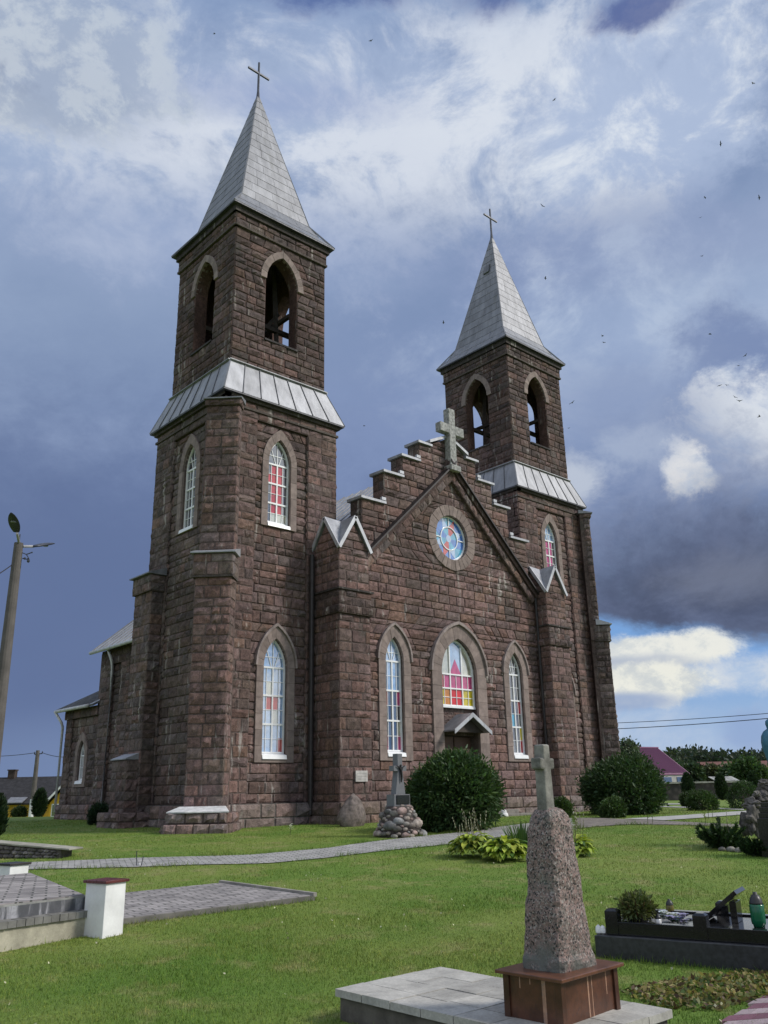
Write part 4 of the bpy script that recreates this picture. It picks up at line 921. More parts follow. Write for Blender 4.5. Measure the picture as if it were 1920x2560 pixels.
for x0, x1, y0, y1 in ((-12.2, -5.9, -3.35, -2.3), (-12.0, -9.6, -2.3, 4.5), (-6.6, 6.6, -4.6, -2.8), (-8.2, -6.9, 4.5, 15.2)):
    n = 14
    for i in range(n):
        xa, xb = x0+(x1-x0)*i/n, x0+(x1-x0)*(i+1)/n
        m.add([(x, y, float(terr(x, y))+.006) for x, y in ((xa, y0), (xb, y0), (xb, y1), (xa, y1))], [(0, 1, 2, 3)])
# ================================================================== FOLIAGE
def unit(a): return a/np.maximum(1e-9, np.linalg.norm(a, axis=-1, keepdims=True))
def rquads(P, D, L, W, T, fold=0.0):
    n = len(P); D = unit(D); S = unit(np.cross(D, nr.normal(size=(n, 3)))); L = np.broadcast_to(L, n)[:, None]; W = np.broadcast_to(W, n)[:, None]
    V = np.stack([P, P+D*L*.45+S*W*.5, P+D*L, P+D*L*.45-S*W*.5], 1).reshape(-1, 3)
    return V, np.arange(4*n).reshape(n, 4), np.repeat(T, 4, 0)
def tints(n, base, var=.35, hue=.12):
    k = nr.uniform(1-var, 1+var, (n, 1)); h = nr.uniform(-hue, hue, (n, 1)); return np.clip(np.array(base)*k*np.hstack([1+h*1.6, 1+h*.4, 1-h]), 0, 1)
def crown_pts(n, lobes=14, amp=.22, zmin=-.6, inner=.72, seed=0):
    r = np.random.default_rng(seed+5); d = unit(r.normal(size=(n*2, 3))); d = d[d[:, 2] > zmin][:n]; n = len(d)
    c = unit(r.normal(size=(lobes, 3))); a = r.uniform(-amp, amp, lobes); R = 1+(a*np.exp(7*(d@c.T-1))).sum(1)
    R *= inner+(1-inner)*r.uniform(0, 1, n)**.5
    return d, d*R[:, None]
def foliage(name, parent, C, rad, n, per, L, W, base, seed=0, amp=.22, upb=.35, zmin=-.7, spread=.06, inner=.7, droop=0, var=.4, flat=1):
    d, q = crown_pts(n, 16, amp, zmin, inner, seed); n = len(d)
    cc = np.array(C)+q*np.array(rad); cd = unit(d*np.array([1, 1, flat])+np.array([0, 0, upb])+nr.normal(size=(n, 3))*.35)
    ct = tints(n, base, var*.8)
    P = np.repeat(cc, per, 0)+nr.normal(size=(n*per, 3))*spread; D = np.repeat(cd, per, 0)+nr.normal(size=(n*per, 3))*.45+np.array([0, 0, -droop])
    T = np.repeat(ct, per, 0)*nr.uniform(.75, 1.25, (n*per, 1))
    V, F, TT = rquads(P, D, L*nr.uniform(.6, 1.3, n*per), W*nr.uniform(.7, 1.3, n*per), T)
    V[:, 2] = np.maximum(V[:, 2], C[2]-rad[2]*abs(zmin)-.02) if zmin > -1 else V[:, 2]
    return np_mesh(name, V, F, TT, LEAF, parent)
def shrub(name, label, cat, P, w, h, n, per, L, W, base, seed=0, group=None, amp=.2, cz=.42, **k):
    t = thing(name, label, cat, tuple(P), group)
    foliage('foliage', t, (P.x, P.y, P.z+h*cz), (w/2, w/2, h*(1-cz)), n, per, L, W, base, seed, amp, zmin=-.72, **k)
    m = MB()
    for i in range(5):
        a = i*1.256+seed; m.tube([(P.x+.04*math.cos(a), P.y+.04*math.sin(a), P.z-.05), (P.x+w*.12*math.cos(a), P.y+w*.12*math.sin(a), P.z+h*.4), (P.x+w*.25*math.cos(a), P.y+w*.25*math.sin(a), P.z+h*.72)], [.05*w/2, .03*w/2, .01*w/2], 6)
    m.build('stem', BARK, t); return t
TH = (.05, .09, .03)
B1 = G(1128, 2074); s1 = mpp(B1)
shrub('thuja_bush', 'big round dark green thuja bush in front of the church door', 'bush', B1, 244*s1, 186*s1, 3000, 9, .16, .05, TH, 1, upb=.15, spread=.09, amp=.3, inner=.6)
B2 = G(1572, 2035); s2 = mpp(B2)
shrub('thuja_bush', 'big round dark thuja bush at the corner of the right tower', 'bush', B2, 172*s2, 118*s2, 3000, 8, .14, .05, (.04, .074, .027), 2, upb=.15, spread=.1, amp=.3, inner=.6)
for u, v, w, h, sd, lab, base in ((1535, 2044, 54, 40, 3, 'small light green clipped bush in front of the right thuja', (.05, .09, .025)), (1408, 2044, 42, 40, 4, 'small round bush at the foot of the right pier', (.05, .085, .025)),
        (1724, 2016, 36, 28, 5, 'small round shrub left of the wide shrub by the pale path', (.04, .07, .022)), (1759, 2026, 66, 42, 6, 'wide low shrub on the lawn beside the pale path', (.045, .08, .024)),
        (1866, 2022, 72, 62, 7, 'rounded thuja shrub behind the rock shrine', (.04, .075, .024)), (250, 2062, 54, 46, 8, 'dark low bush at the left wall of the church', (.02, .04, .018)), ):
    P = G(u, v); s = mpp(P); shrub('shrub', lab, 'bush', P, w*s, h*s, 700, 7, .085, .032, base, sd, spread=.05, upb=.3)
def AG(u, t):
    Q = AT(u, 1990, t); return on(Q)
P = AG(53, 47); s = mpp(P); shrub('shrub', 'clipped round bush in front of the yellow house', 'bush', P, 32*s, 21*s, 450, 7, .1, .04, (.035, .06, .02), 9, spread=.06)
def column(u, v0, v1, w, lab, t=None, seed=0, base=(.022, .042, .018), group=None):
    P = G(u, v0) if t is None else AG(u, t); s = mpp(P); h = (v0-v1)*s*1.02; th = thing('columnar_thuja', lab, 'conifer', tuple(P), group); n = 1100
    d, q = crown_pts(n, 12, .12, -.95, .75, seed); zz = (d[:, 2]+1)/2; prof = np.sin(np.clip(zz*.9+.1, 0, 1)*PI)**.55
    xy = unit(d[:, :2])*(nr.uniform(.65, 1, (len(d), 1)))*prof[:, None]*w*s/2; C = np.column_stack([P.x+xy[:, 0], P.y+xy[:, 1], P.z+zz*h])
    Pp = np.repeat(C, 6, 0)+nr.normal(size=(len(C)*6, 3))*.04; D = np.repeat(np.column_stack([xy*.6/(w*s/2), np.ones(len(C))]), 6, 0)+nr.normal(size=(len(C)*6, 3))*.35
    V, F, T = rquads(Pp, D, .17, .06, tints(len(Pp), base)); np_mesh('foliage', V, F, T, LEAF, th)
    m = MB(); m.tube([P-Z3*.1, P+Z3*h*.8], [.07, .02], 7); m.build('trunk', BARK, th)
gc = 'clipped columnar thujas along the right boundary wall'
column(1723, 1997, 1934, 29, 'columnar dark thuja nearest the purple roofed house by the wall', 70, 1, group=gc); column(1806, 1997, 1937, 26, 'middle columnar dark thuja standing before the stone wall', 71, 2, group=gc); column(1887, 1996, 1934, 26, 'columnar dark thuja by the wall nearest the blue statue', 72, 3, group=gc)
column(101, 2040, 1981, 27, 'columnar dark thuja by the yellow house porch', 47, 4); column(-22, 2098, 2004, 42, 'pointed dark conifer at the left above the low stone wall', None, 5)
def tree(lab, u, t, vt, w, base, seed, name='broadleaf_tree', group=None, blobs=5, leaf=.35):
    P = AG(u, t); s = mpp(P); top = AT(u, vt, t).z; h = top-P.z; th = thing(name, lab, 'tree', tuple(P), group); W_ = w*s; r = random.Random(seed)
    Vs, Fs, Ts, k = [], [], [], 0; m = MB(); m.tube([P-Z3*.3, P+Vector((.1, 0, h*.35)), P+Vector((0, .1, h*.75))], [.05*h**.8, .035*h**.8, .012*h], 8)
    for b in range(blobs):
        a = r.uniform(0, 6.28); rr = r.uniform(.1, .3)*W_; c = Vector((P.x+rr*math.cos(a), P.y+rr*math.sin(a), P.z+h*r.uniform(.5, .78))) if b else Vector((P.x, P.y, P.z+h*.7))
        R = np.array([W_*r.uniform(.26, .38)]*2+[h*.3 if b == 0 else h*r.uniform(.16, .24)])
        d, q = crown_pts(420, 12, .3, -1, .45, seed*10+b); cc = np.array(c)+q*R; n = len(cc)*5; PP = np.repeat(cc, 5, 0)+nr.normal(size=(n, 3))*leaf*.5
        V, F, T = rquads(PP, np.repeat(d, 5, 0)+nr.normal(size=(n, 3))*.8, leaf, leaf*.5, tints(n, base, .45)); Vs.append(V); Fs.append(F+k); Ts.append(T); k += len(V)
        m.tube([P+Z3*h*.3, (P+Z3*h*.3).lerp(c, .6)+Z3*.1, c], [.02*h**.8, .014*h**.8, .006*h], 6)
    np_mesh('crown', np.vstack(Vs), np.vstack(Fs), np.vstack(Ts), LEAF, th); m.build('trunk', BARK, th)
tree('leafy tree rising behind the right thuja beside the purple roof', 1588, 75, 1856, 62, (.1, .13, .085), 3, blobs=6, leaf=.3)  # leaf colour paled, distance haze put into it
for i, (u, t, vt, w, b, lab) in enumerate(((1690, 110, 1905, 62, (.045, .08, .034), 'dark bushy tree just right of the purple roof'), (1738, 104, 1912, 60, (.04, .066, .03), 'low dark tree behind the wall between the first two thujas'), (1785, 108, 1919, 50, (.07, .08, .04), 'brownish green tree in front of the long red roof'),
        (1838, 100, 1917, 54, (.055, .095, .034), 'green tree behind the wall left of the last thuja'), (1880, 96, 1900, 74, (.06, .105, .036), 'tall green tree behind the wall nearest the blue statue'), (1655, 125, 1895, 60, (.03, .05, .024), 'dark tree half hidden by the purple roof'))):
    tree(lab, u, t, vt, w, b, 20+i, blobs=4, leaf=.45, group='trees behind the right wall')  # leaf colours lightened, distance haze put into the tint
# far wood, distance haze put into its leaf colours
V_, F_, T_, k = [], [], [], 0
for i in range(90):
    u = 1560+i*6+nr.uniform(-6, 6); t = nr.uniform(215, 270); base = AG(u, t); vt = np.interp(u, [1560, 1690, 1720, 1770, 1830, 1900, 2000, 2100], [1905, 1884, 1872, 1880, 1889, 1888, 1895, 1890])+nr.uniform(-4, 7)
    top = AT(u, vt, t).z; h = top-base.z
    d, q = crown_pts(150, 10, .3, -1, .5, i); R = np.array([nr.uniform(3, 5.5)]*2+[h*.5]); cc = np.array([base.x, base.y, base.z+h*.52])+q*R; n = len(cc)*4; PP = np.repeat(cc, 4, 0)+nr.normal(size=(n, 3))*.5
    V, F, T = rquads(PP, np.repeat(d, 4, 0)+nr.normal(size=(n, 3))*.8, 1.2, .7, tints(n, (.038, .055, .036) if i % 3 else (.055, .074, .042), .35)); V_.append(V); F_.append(F+k); T_.append(T); k += len(V)
o = np_mesh('far_wood', np.vstack(V_), np.vstack(F_), np.vstack(T_), LEAF); tag(o, 'dark wood along the horizon behind the right wall', 'wood', kind='stuff')
# ---- hostas and other herbs
def ribbon(mb, P, az, L, W, e0, bend, col, segs=4, fold=.25):
    P = Vector(P); d = Vector((math.cos(az), math.sin(az), 0)); s = Vector((-math.sin(az), math.cos(az), 0)); vs = []; q = P.copy(); e = e0
    for i in range(segs+1):
        t = i/segs; w = W*math.sin(PI*min(1, .12+t*.88))**.8*.5 if i < segs else 0.001; n = d*-math.sin(e)+Z3*math.cos(e)
        vs += [q-s*w+n*w*fold, q-n*w*fold*.2, q+s*w+n*w*fold]; q = q+(d*math.cos(e)+Z3*math.sin(e))*(L/segs); e -= bend/segs
    mb.add(vs, [f for i in range(segs) for f in ((3*i, 3*i+1, 3*i+4, 3*i+3), (3*i+1, 3*i+2, 3*i+5, 3*i+4))], 0, col)
def gcol(base, v=.3):
    k = rnd.uniform(1-v, 1+v); h = rnd.uniform(-.1, .1); return (base[0]*k*(1+h), base[1]*k, base[2]*k*(1-h))
def hosta(P, R, H, n, label, base=(.36, .43, .07), stalks=0, group='hosta clumps on the lawn', L=.24):
    t = thing('hosta', label, 'plant', tuple(P), group); m = MB()
    for i in range(n):
        a = rnd.uniform(0, 6.28); r = R*.62*rnd.random()**.6; h = H*rnd.uniform(.25, .95)*(1-.55*r/R); p = (P.x+r*math.cos(a), P.y+r*math.sin(a), P.z+h); q = rnd.uniform(.7, 1.25)
        ribbon(m, p, a+rnd.uniform(-.6, .6), L*q, L*.42*q, rnd.uniform(.1, .7)*(1.2-r/R), rnd.uniform(.9, 1.7), gcol(base if rnd.random() < .75 else (.07, .13, .03)), 4, .3)
    m.build('leaves', LEAF, t, smooth=True)
    for i in range(stalks):
        m = MB(); a = rnd.uniform(0, 6.28); r = R*.75*rnd.random(); p = Vector((P.x+r*math.cos(a), P.y+r*math.sin(a), P.z+H*.4)); tip = p+Vector((rnd.uniform(-.14, .14), rnd.uniform(-.14, .14), rnd.uniform(.35, .72)))
        m.tube([p, p.lerp(tip, .6)+Vector((rnd.uniform(-.03, .03), 0, 0)), tip+Z3*.02], [.004, .0035, .003], 4, 0, (.16, .14, .07))
        for j in range(4):
            q = p.lerp(tip, .7+.3*j/3); m.boulder((q.x+rnd.uniform(-.006, .006), q.y+rnd.uniform(-.006, .006), q.z-.012), (.007, .007, .024), i*7+j, 0, (.5, .48, .36), .1, 1)
        m.build('flower_stalk', LEAF, t)
Pa = G(1184, 2143); hosta(Pa, .5, .46, 260, 'yellow green hosta with tall cream seed stalks left of the memorial', stalks=20)
Pb = G(1262, 2152); hosta(Pb, .46, .42, 260, 'yellow green hosta clump close beside the granite memorial pillar')
Pc = G(1446, 2140); hosta(Pc, .22, .34, 110, 'narrow hosta clump showing at the right of the granite pillar', stalks=8)
P = G(1305, 2128); t = thing('iris_clump', 'upright sword leaved plant between hosta and granite pillar', 'plant', tuple(P)); m = MB()
for i in range(110): a = rnd.uniform(0, 6.28); r = .28*rnd.random()**.5; ribbon(m, (P.x+r*math.cos(a), P.y+r*math.sin(a), P.z), a, rnd.uniform(.4, .62), .026, rnd.uniform(1.2, 1.5), rnd.uniform(.1, .6), gcol((.06, .11, .03)), 4, .2)
m.build('leaves', LEAF, t, smooth=True)
def sprig(u0, v0, v1, lab, n=7, base=(.12, .18, .05), flower=False):
    P = G(u0, v0); h = (v0-v1)*mpp(P); t = thing('young_plant', lab, 'plant', tuple(P)); m = MB(); m.tube([P-Z3*.03, P+Z3*h*.6+RH*.01, P+Z3*h], [.009, .007, .004], 5, 0, (.12, .13, .06)); m.build('stem', LEAF, t); m = MB()
    for i in range(n): ribbon(m, P+Z3*h*rnd.uniform(.45, 1), rnd.uniform(0, 6.28), .12, .045, .5, .8, (.6, .6, .55) if flower else gcol(base), 3)
    m.build('leaves', LEAF, t)
sprig(1765, 2066, 2034, 'pale thin young plant on the lawn edge by the trodden path', 10, (.2, .24, .08)); sprig(1772, 2048, 2016, 'thin sapling stake on the pale path left of its twin', 3); sprig(1782, 2046, 2014, 'thin sapling stake on the pale path nearest the shrine', 3)
sprig(1620, 2062, 2032, 'thin leafless sapling in front of the right thuja', 3); sprig(1632, 2061, 2034, 'thin short sapling right of the leafless one', 3); sprig(725, 2088, 2063, 'tall white flowered weed in the lawn before the tower', 8, flower=True)
P = G(342, 2166); t = thing('garden_stake', 'two thin dark stakes stuck in the lawn at the path edge', 'stake', tuple(P)); m = MB(); m.bar(P-Z3*.05, P+Z3*.26-RH*.02, .012); m.build('stick', IRON, t); m = MB(); m.bar(P+RH*.07-Z3*.05, P+RH*.11+Z3*.17, .012); m.build('stick', IRON, t); m = MB(); m.boulder(P+RH*.05+Z3*.03, (.03, .03, .03), 3, 0, (.7, .7, .7), .1, 1); m.build('white_knob', WHITEW, t)

# ================================================================== MEMORIAL ON THE SLAB
zs_ = -.5
sl = thing('grave_slab', 'low slab of square grey tiles carrying the granite memorial', 'slab', (-18.0, -20.0, -.7))
m = MB(); m.box(-18.5, -17.46, -21.0, -18.98, -1.0, zs_-.05, 0, (.9, .9, .85)); m.build('base', CONCD, sl)
m = MB(); nx, ny = 4, 7
for i in range(nx):
    for j in range(ny):
        x0, x1 = -18.53+1.1*i/nx, -18.53+1.1*(i+1)/nx; y0, y1 = -21.03+2.08*j/ny, -21.03+2.08*(j+1)/ny; k = rnd.uniform(.78, 1.12); z = zs_+rnd.uniform(-.003, .003); dx, dy = rnd.uniform(-.002, .002), rnd.uniform(-.002, .002)
        m.hexa([(x0+.004, y0+.004, zs_-.05), (x1-.004, y0+.004, zs_-.05), (x1-.004, y1-.004, zs_-.05), (x0+.004, y1-.004, zs_-.05), (x0+.004, y0+.004, z+dx), (x1-.004, y0+.004, z-dx), (x1-.004, y1-.004, z+dy), (x0+.004, y1-.004, z-dy)], 0, (k, k, k*.98))
m.build('tiles', TILE, sl)
mem = thing('memorial', 'rough pink granite pillar with small stone cross on a rusty pedestal', 'memorial', (-17.96, -20.57, zs_))
zp = -.235
c25 = math.radians(2.5); frP = FR((-18.28, -20.81, 0), (math.cos(c25), math.sin(c25), 0)); PWd, PDp = .64, .44
m = MB(); m.fbox(frP, .012, PWd-.012, zs_-.02, zp-.022, -PDp+.012, -.012)
for u0, u1, n0, n1 in ((0, .045, -.05, .002), (PWd-.045, PWd, -.05, .002), (0, .05, -PDp, -PDp+.045), (PWd-.05, PWd, -PDp, -PDp+.045)): m.fbox(frP, u0, u1, zs_-.02, zp-.022, n0, n1, 0, (.75, .75, .75))
for u, w, z0 in ((.3, .014, zs_), (.345, .008, zs_), (.51, .01, zs_+.1)): m.fbox(frP, u, u+w, z0, zp-.03, -.02, -.0105, 0, (4.2, 6, 7.2))
frQ = FR(frP.p(0, 0, -PDp), -frP.N)
frL_ = FR(frP.p(0, 0, -PDp), frP.N)
for u, w, z0 in ((.12, .008, zs_+.17), (.29, .028, zs_), (.2, .006, zs_+.2)): m.fbox(frL_, u, u+w, z0, zp-.03, -.02, -.0105, 0, (4.2, 6, 7.2))
m.build('pedestal', RUST, mem, bevel=.002)
m = MB(); m.fbox(frP, -.035, PWd+.035, zp-.022, zp, -PDp-.035, .035, 0, (1.3, 1.3, 1.3)); m.build('top_plate', RUST, mem, bevel=.005)
b = bmesh.new(); NB = 30; rings = [(0, .208, .164), (.05, .21, .166), (.09, .193, .153), (.35, .168, .139), (.6, .147, .125), (.8, .13, .113), (.88, .121, .106), (.93, .104, .092), (.962, .075, .066), (.972, .0001, .0001)]
Cx = frP.p(PWd*.5, 0, -PDp*.5); prev = None; o7 = Vector((3.1, 9.2, 4.4))
zr = np.linspace(0, .94, 34).tolist()+[.955, .965, .972]
for z in zr:
    a = float(np.interp(z, [r[0] for r in rings], [r[1] for r in rings])); d = float(np.interp(z, [r[0] for r in rings], [r[2] for r in rings])); row = []
    for k in range(44):
        th = 2*PI*k/44; cx_, sy_ = math.cos(th), math.sin(th); e = 6.5; q = (abs(cx_)**e+abs(sy_)**e)**(-1/e); p = Cx+frP.U*(cx_*q*a)+frP.N*(sy_*q*d)+Z3*(zp+z)
        nz = noise.noise(p*5+o7)*.02+noise.noise(p*16+o7)*.009+noise.noise(p*45+o7)*.006; row.append(b.verts.new(p+(frP.U*cx_+frP.N*sy_)*nz*min(1, a*8)+Z3*(nz*.8 if z > .9 else 0)))
    if prev: [b.faces.new((prev[k], prev[(k+1) % 44], row[(k+1) % 44], row[k])) for k in range(44)]
    prev = row
b.faces.new(prev); me = bpy.data.meshes.new('shaft'); b.normal_update(); b.to_mesh(me); b.free(); me.materials.append(GRANITE); bmm = bmesh.new(); bmm.from_mesh(me); bmesh.ops.recalc_face_normals(bmm, faces=bmm.faces); bmm.to_mesh(me); bmm.free(); link('granite_pillar', me, mem)
m = MB(); C2 = Cx+frP.U*-.028; z0 = zp+.95; fc = FR(C2, frP.U); S_ = mpp(Vector((C2.x, C2.y, .9)))
b = [(-.047, z0-.02), (.047, z0-.02), (.036, z0+.262), (.082, z0+.268), (.082, z0+.34), (.04, z0+.335), (.038, z0+.43), (-.036, z0+.43), (-.04, z0+.335), (-.082, z0+.345), (-.082, z0+.268), (-.042, z0+.262)]
m.prism(fc, b, [], -.042, .042); m.build('cross', LICH, mem, bevel=.012)

# ================================================================== BLACK GRANITE GRAVE
gA = Vector((-15.5, -19.09, 0)); e1 = Vector((.278, -.96, 0)); frG = FR(gA, e1)     # u along the grave, -n to the back
gz = float(terr(-15.4, -19.6)); gt = AT(1485, 2338, 8.93).z
gr = thing('grave', 'black granite grave with kerb posts on a dull grey plinth', 'grave', (-15.0, -20, gz))
m = MB(); m.fbox(frG, 0, 3.2, gz-.3, gt, -1.25, 0); m.build('plinth', GREYG, gr, bevel=.006)
kz = gt+.115
for u0, u1, n0, n1 in ((.1, 3.1, -.19, -.09), (.1, 3.1, -1.16, -1.06), (.1, .2, -1.058, -.192)):
    m = MB(); m.fbox(frG, u0, u1, gt+.002, kz, n0, n1); m.build('kerb', BLACKG, gr, bevel=.004)
def gl(u, v, z):
    q = HZ(u, v, z)-gA; return q.dot(e1), q.dot(frG.N)
pu = [gl(1523, 2336, gt)[0], gl(1750, 2360, gt)[0]]
for u in (.15, pu[1]-.02, 2.3):
    for n in (-.14, -1.11):
        m = MB(); m.fbox(frG, u-.06, u+.06, gt+.003, gt+.205, n-.06, n+.06); m.hexa([frG.p(u-.06, gt+.205, n+.06), frG.p(u+.06, gt+.205, n+.06), frG.p(u+.06, gt+.205, n-.06), frG.p(u-.06, gt+.205, n-.06), frG.p(u-.035, gt+.225, n+.035), frG.p(u+.035, gt+.225, n+.035), frG.p(u+.035, gt+.225, n-.035), frG.p(u-.035, gt+.225, n-.035)]); m.build('post', BLACKG, gr, bevel=.003)
m = MB(); m.fbox(frG, .2, 3.1, gt+.002, gt+.05, -1.056, -.194); m.build('bed', simple('grave_gravel', (.14, .14, .14), .8, var=.5, scale=40, bumpd=.01), gr)
us = pu[1]-.32
m = MB(); m.fbox(frG, us, 3.05, gt+.052, gt+.1, -.98, -.26); m.build('cover_slab', BLACKG, gr, bevel=.004)
m = MB(); p0 = (us+.25, gt+.101); L_ = .42; a = math.radians(38)
q = [(p0[0], p0[1]), (p0[0]+.02, p0[1]), (p0[0]+L_*math.cos(a), p0[1]+L_*math.sin(a)), (p0[0]+L_*math.cos(a)-.025, p0[1]+L_*math.sin(a)+.03), (p0[0]-.02, p0[1]+.03)]
m.quadprism(frG, [q[0], q[2], q[3], q[4]], -.88, -.45); m.fbox(frG, us+.48, us+.54, gt+.101, gt+.28, -.78, -.55); m.build('name_tablet', BLACKG, gr, bevel=.003)
def lantern(u, n, h, r, col, lab, cap=(.02, .02, .02), base=True, zz=None, name='grave_lantern'):
    z = (gt+.05 if zz is None else zz); P = frG.p(u, z, n); t = thing(name, lab, 'lantern', tuple(P)); cm = simple('lantern_'+'_'.join(f'{int(c*99)}' for c in col), col, .15, var=.15, bumpd=0)
    m = MB(); m.lathe(P, [(r*.75, .001), (r*.8, .02), (r*.95, h*.1), (r, h*.2), (r, h*.6), (r*.92, h*.66)], 14); m.build('glass_body', cm, t, smooth=True)
    m = MB(); m.lathe(P, [(r*.95, h*.66), (r*.9, h*.7), (r*.8, h*.8), (r*.5, h*.92), (r*.3, h*.93), (r*.3, h)], 12, 0, (1, 1, 1)); m.build('lid', simple('lid_'+'_'.join(f'{int(c*99)}' for c in cap), cap, .4, bumpd=0), t, smooth=True)
gu, gn = gl(1899, 2318, gt+.1)
lantern(gu, gn, .29, .064, (.008, .11, .05), 'tall green glass grave lantern with dark cap', zz=gt+.101)
lantern(gl(1648, 2322, gt+.05)[0], gl(1648, 2322, gt+.05)[1], .13, .03, (.7, .7, .7), 'small white grave candle beside the planted bush')
lantern(*gl(1677, 2290, gt+.06), .17, .04, (.12, .1, .02), 'slim dark brown candle lantern behind the white flowers')
lantern(*gl(1497, 2334, gt+.005), .08, .028, (.75, .75, .73), 'white candle cup on the plinth, the left one', zz=gt+.002, cap=(.7, .7, .68)); lantern(*gl(1508, 2334, gt+.005), .075, .03, (.75, .75, .73), 'white candle cup on the plinth against the kerb post', zz=gt+.002, cap=(.7, .7, .68))
P = frG.p(*(lambda q: (q[0], gt+.05, q[1]))(gl(1598, 2316, gt+.06))); t = thing('potted_plant', 'loose reddish green bushy plant at the head of the grave', 'plant', tuple(P))
foliage('leaves', t, (P.x, P.y, P.z+.17), (.15, .16, .11), 220, 5, .055, .022, (.09, .11, .035), 31, .3, .4, zmin=-.9, spread=.02, inner=.3); m = MB()
for i in range(12): a = i*.52; m.tube([P, P+Vector((.16*math.cos(a), .16*math.sin(a), .24))], [.006, .003], 4, 0, (.16, .07, .04))
m.build('stem', LEAF, t)
m = MB(); m.lathe(P, [(.07, 0), (.1, .09), (.105, .1), (.09, .1)], 14); m.build('pot', BLACKG, t)
for u, v, n, lab, col in ((1555, 2312, 9, 'white flowers in a bunch behind the corner post', (.72, .72, .7)), (1682, 2306, 22, 'white and violet artificial flowers lying on the grave', (.66, .66, .72)), (1698, 2312, 14, 'pale violet artificial flowers in front of the tablet', (.32, .3, .5))):
    P = frG.p(*((lambda q: (q[0], gt+.05, q[1]))(gl(u, v, gt+.06)))); t = thing('flower_bunch', lab, 'flowers', tuple(P)); m = MB()
    for i in range(n):
        c = P+Vector((rnd.uniform(-.11, .11), rnd.uniform(-.08, .08), rnd.uniform(.03, .1)))
        for j in range(5): ribbon(m, c, j*1.256+i, .05, .042, .5, .9, gcol(col, .15), 3)
    m.build('petals', LEAF, t); m = MB()
    for i in range(n): a = rnd.uniform(0, 6.28); ribbon(m, P+Z3*.01, a, .14, .035, .6, .5, gcol((.03, .07, .03)), 3)
    m.build('leaves', LEAF, t)

# ================================================================== LEFT TERRACE
def f_limed(nt, bs):
    p = pos(nt); n = nt.noise(nt.mapping(p, (9, 9, 1.5)), 1, 5, .6); n2 = nt.noise(p, 14, 5, .65)
    c = nt.mix(nt.sm(n, .46, .62), (.075, .078, .085), (.36, .36, .38)); c = nt.mix(nt.sm(n2, .4, .7, 0, .5), c, (.12, .12, .13)); nt.set(bs.inputs['Base Color'], c); bs.inputs['Roughness'].default_value = .85
zt_ = -.19
A0 = HZ(216, 2236, zt_); A1 = HZ(-40, 2266, zt_); dA = (A1-A0).normalized(); B0 = Vector((-17.62, -10.6, zt_))
C0_ = B0; far = C0_+dA*4; A1 = A0+dA*4
ter = thing('terrace', 'raised paved grave terrace with stained concrete edge at the left', 'terrace', (A0.x, A0.y, float(terr(A0.x, A0.y))))
def slab_poly(mb, poly, z0, z1, mat=0, col=(1, 1, 1)):
    f = FR((0, 0, 0), (1, 0, 0)); tri = tessellate_polygon([[Vector((p.x, p.y, 0)) for p in poly]]); n = len(poly); vs = [(p.x, p.y, z0) for p in poly]+[(p.x, p.y, z1) for p in poly]; fs = []
    for t in tri:
        a, b, c = (poly[i] for i in t); t = tuple(t) if (b.x-a.x)*(c.y-a.y)-(b.y-a.y)*(c.x-a.x) > 0 else tuple(t)[::-1]; fs.append(tuple(i+n for i in t))
    A = sum(poly[i].x*poly[(i+1) % n].y-poly[(i+1) % n].x*poly[i].y for i in range(n))
    for i in range(n): j = (i+1) % n; fs.append((i, j, n+j, n+i) if A > 0 else (j, i, n+i, n+j))
    mb.add(vs, fs, mat, col)
nF = Vector((dA.y, -dA.x, 0)); nF = nF if nF.dot(CAM-A0) > 0 else -nF
m = MB(); slab_poly(m, [A0, C0_, far, A1], -.9, zt_-.012); m.build('edge_beam', CONC, ter)
ins = lambda p, q, d: p.lerp(q, d)
m = MB(); cen = (A0+C0_+far+A1)/4; slab_poly(m, [p.lerp(cen, .012) for p in (A0, C0_, far, A1)], zt_-.012, zt_); m.build('paving', SLABP, ter)
m = MB(); frT = FR(Vector((A0.x, A0.y, 0)), -dA if (-dA).cross(Z3).dot(nF) > 0 else dA); sg = -1 if frT.U.dot(dA) < 0 else 1
zl = zt_-.155
n = 42
for i in range(n):
    u0, u1 = sg*(i*.1+.0), sg*((i+1)*.1-.007); k = rnd.uniform(.8, 1.15); m.fbox(frT, min(u0, u1), max(u0, u1), zl-.07, zl+rnd.uniform(-.003, .003), .001, .13+rnd.uniform(-.004, .004), 0, (k*.8, k*.78, k*.77))
m.build('step_pavers', CONC, ter)
m = MB(); m.fbox(frT, min(0, sg*4), max(0, sg*4), -1.0, zl-.071, .002, .1, 0, (1.5, 1.4, 1.15)); m.build('wall', CONC, ter)
m = MB(); m.fbox(frT, min(0, sg*4), max(0, sg*4), zt_-.15, zt_-.03, -.01, .0015); m.build('stained_edge', material('limed_edge', f_limed), ter)
def pillar(F, ang, w, d, z0, z1, capm, lab):
    U = Vector((math.cos(ang), math.sin(ang), 0)); fr = FR((F[0], F[1], 0), U); t = thing('fence_pillar', lab, 'pillar', tuple(F)); m = MB()
    m.fbox(fr, 0, w, z0-.2, z1-.03, -d, 0); m.build('shaft', WHITEW, t, bevel=.008); m = MB(); m.fbox(fr, -.025, w+.025, z1-.03, z1, -d-.025, .025); m.build('cap', capm, t, bevel=.004)
RCAP = simple('red_brown_cap', (.10, .025, .025), .3, var=.3)
FA = Vector((-18.325, -14.64, float(terr(-18.3, -14.6))))
pillar(FA, math.radians(16), .29, .33, FA.z, -.03, RCAP, 'white square pillar with shiny red brown cap at terrace corner')
FB = Vector((-17.8, -10.2, float(terr(-17.7, -10.2)))); s = mpp(FB); zB_ = AT(60, 2157, 14.1).z
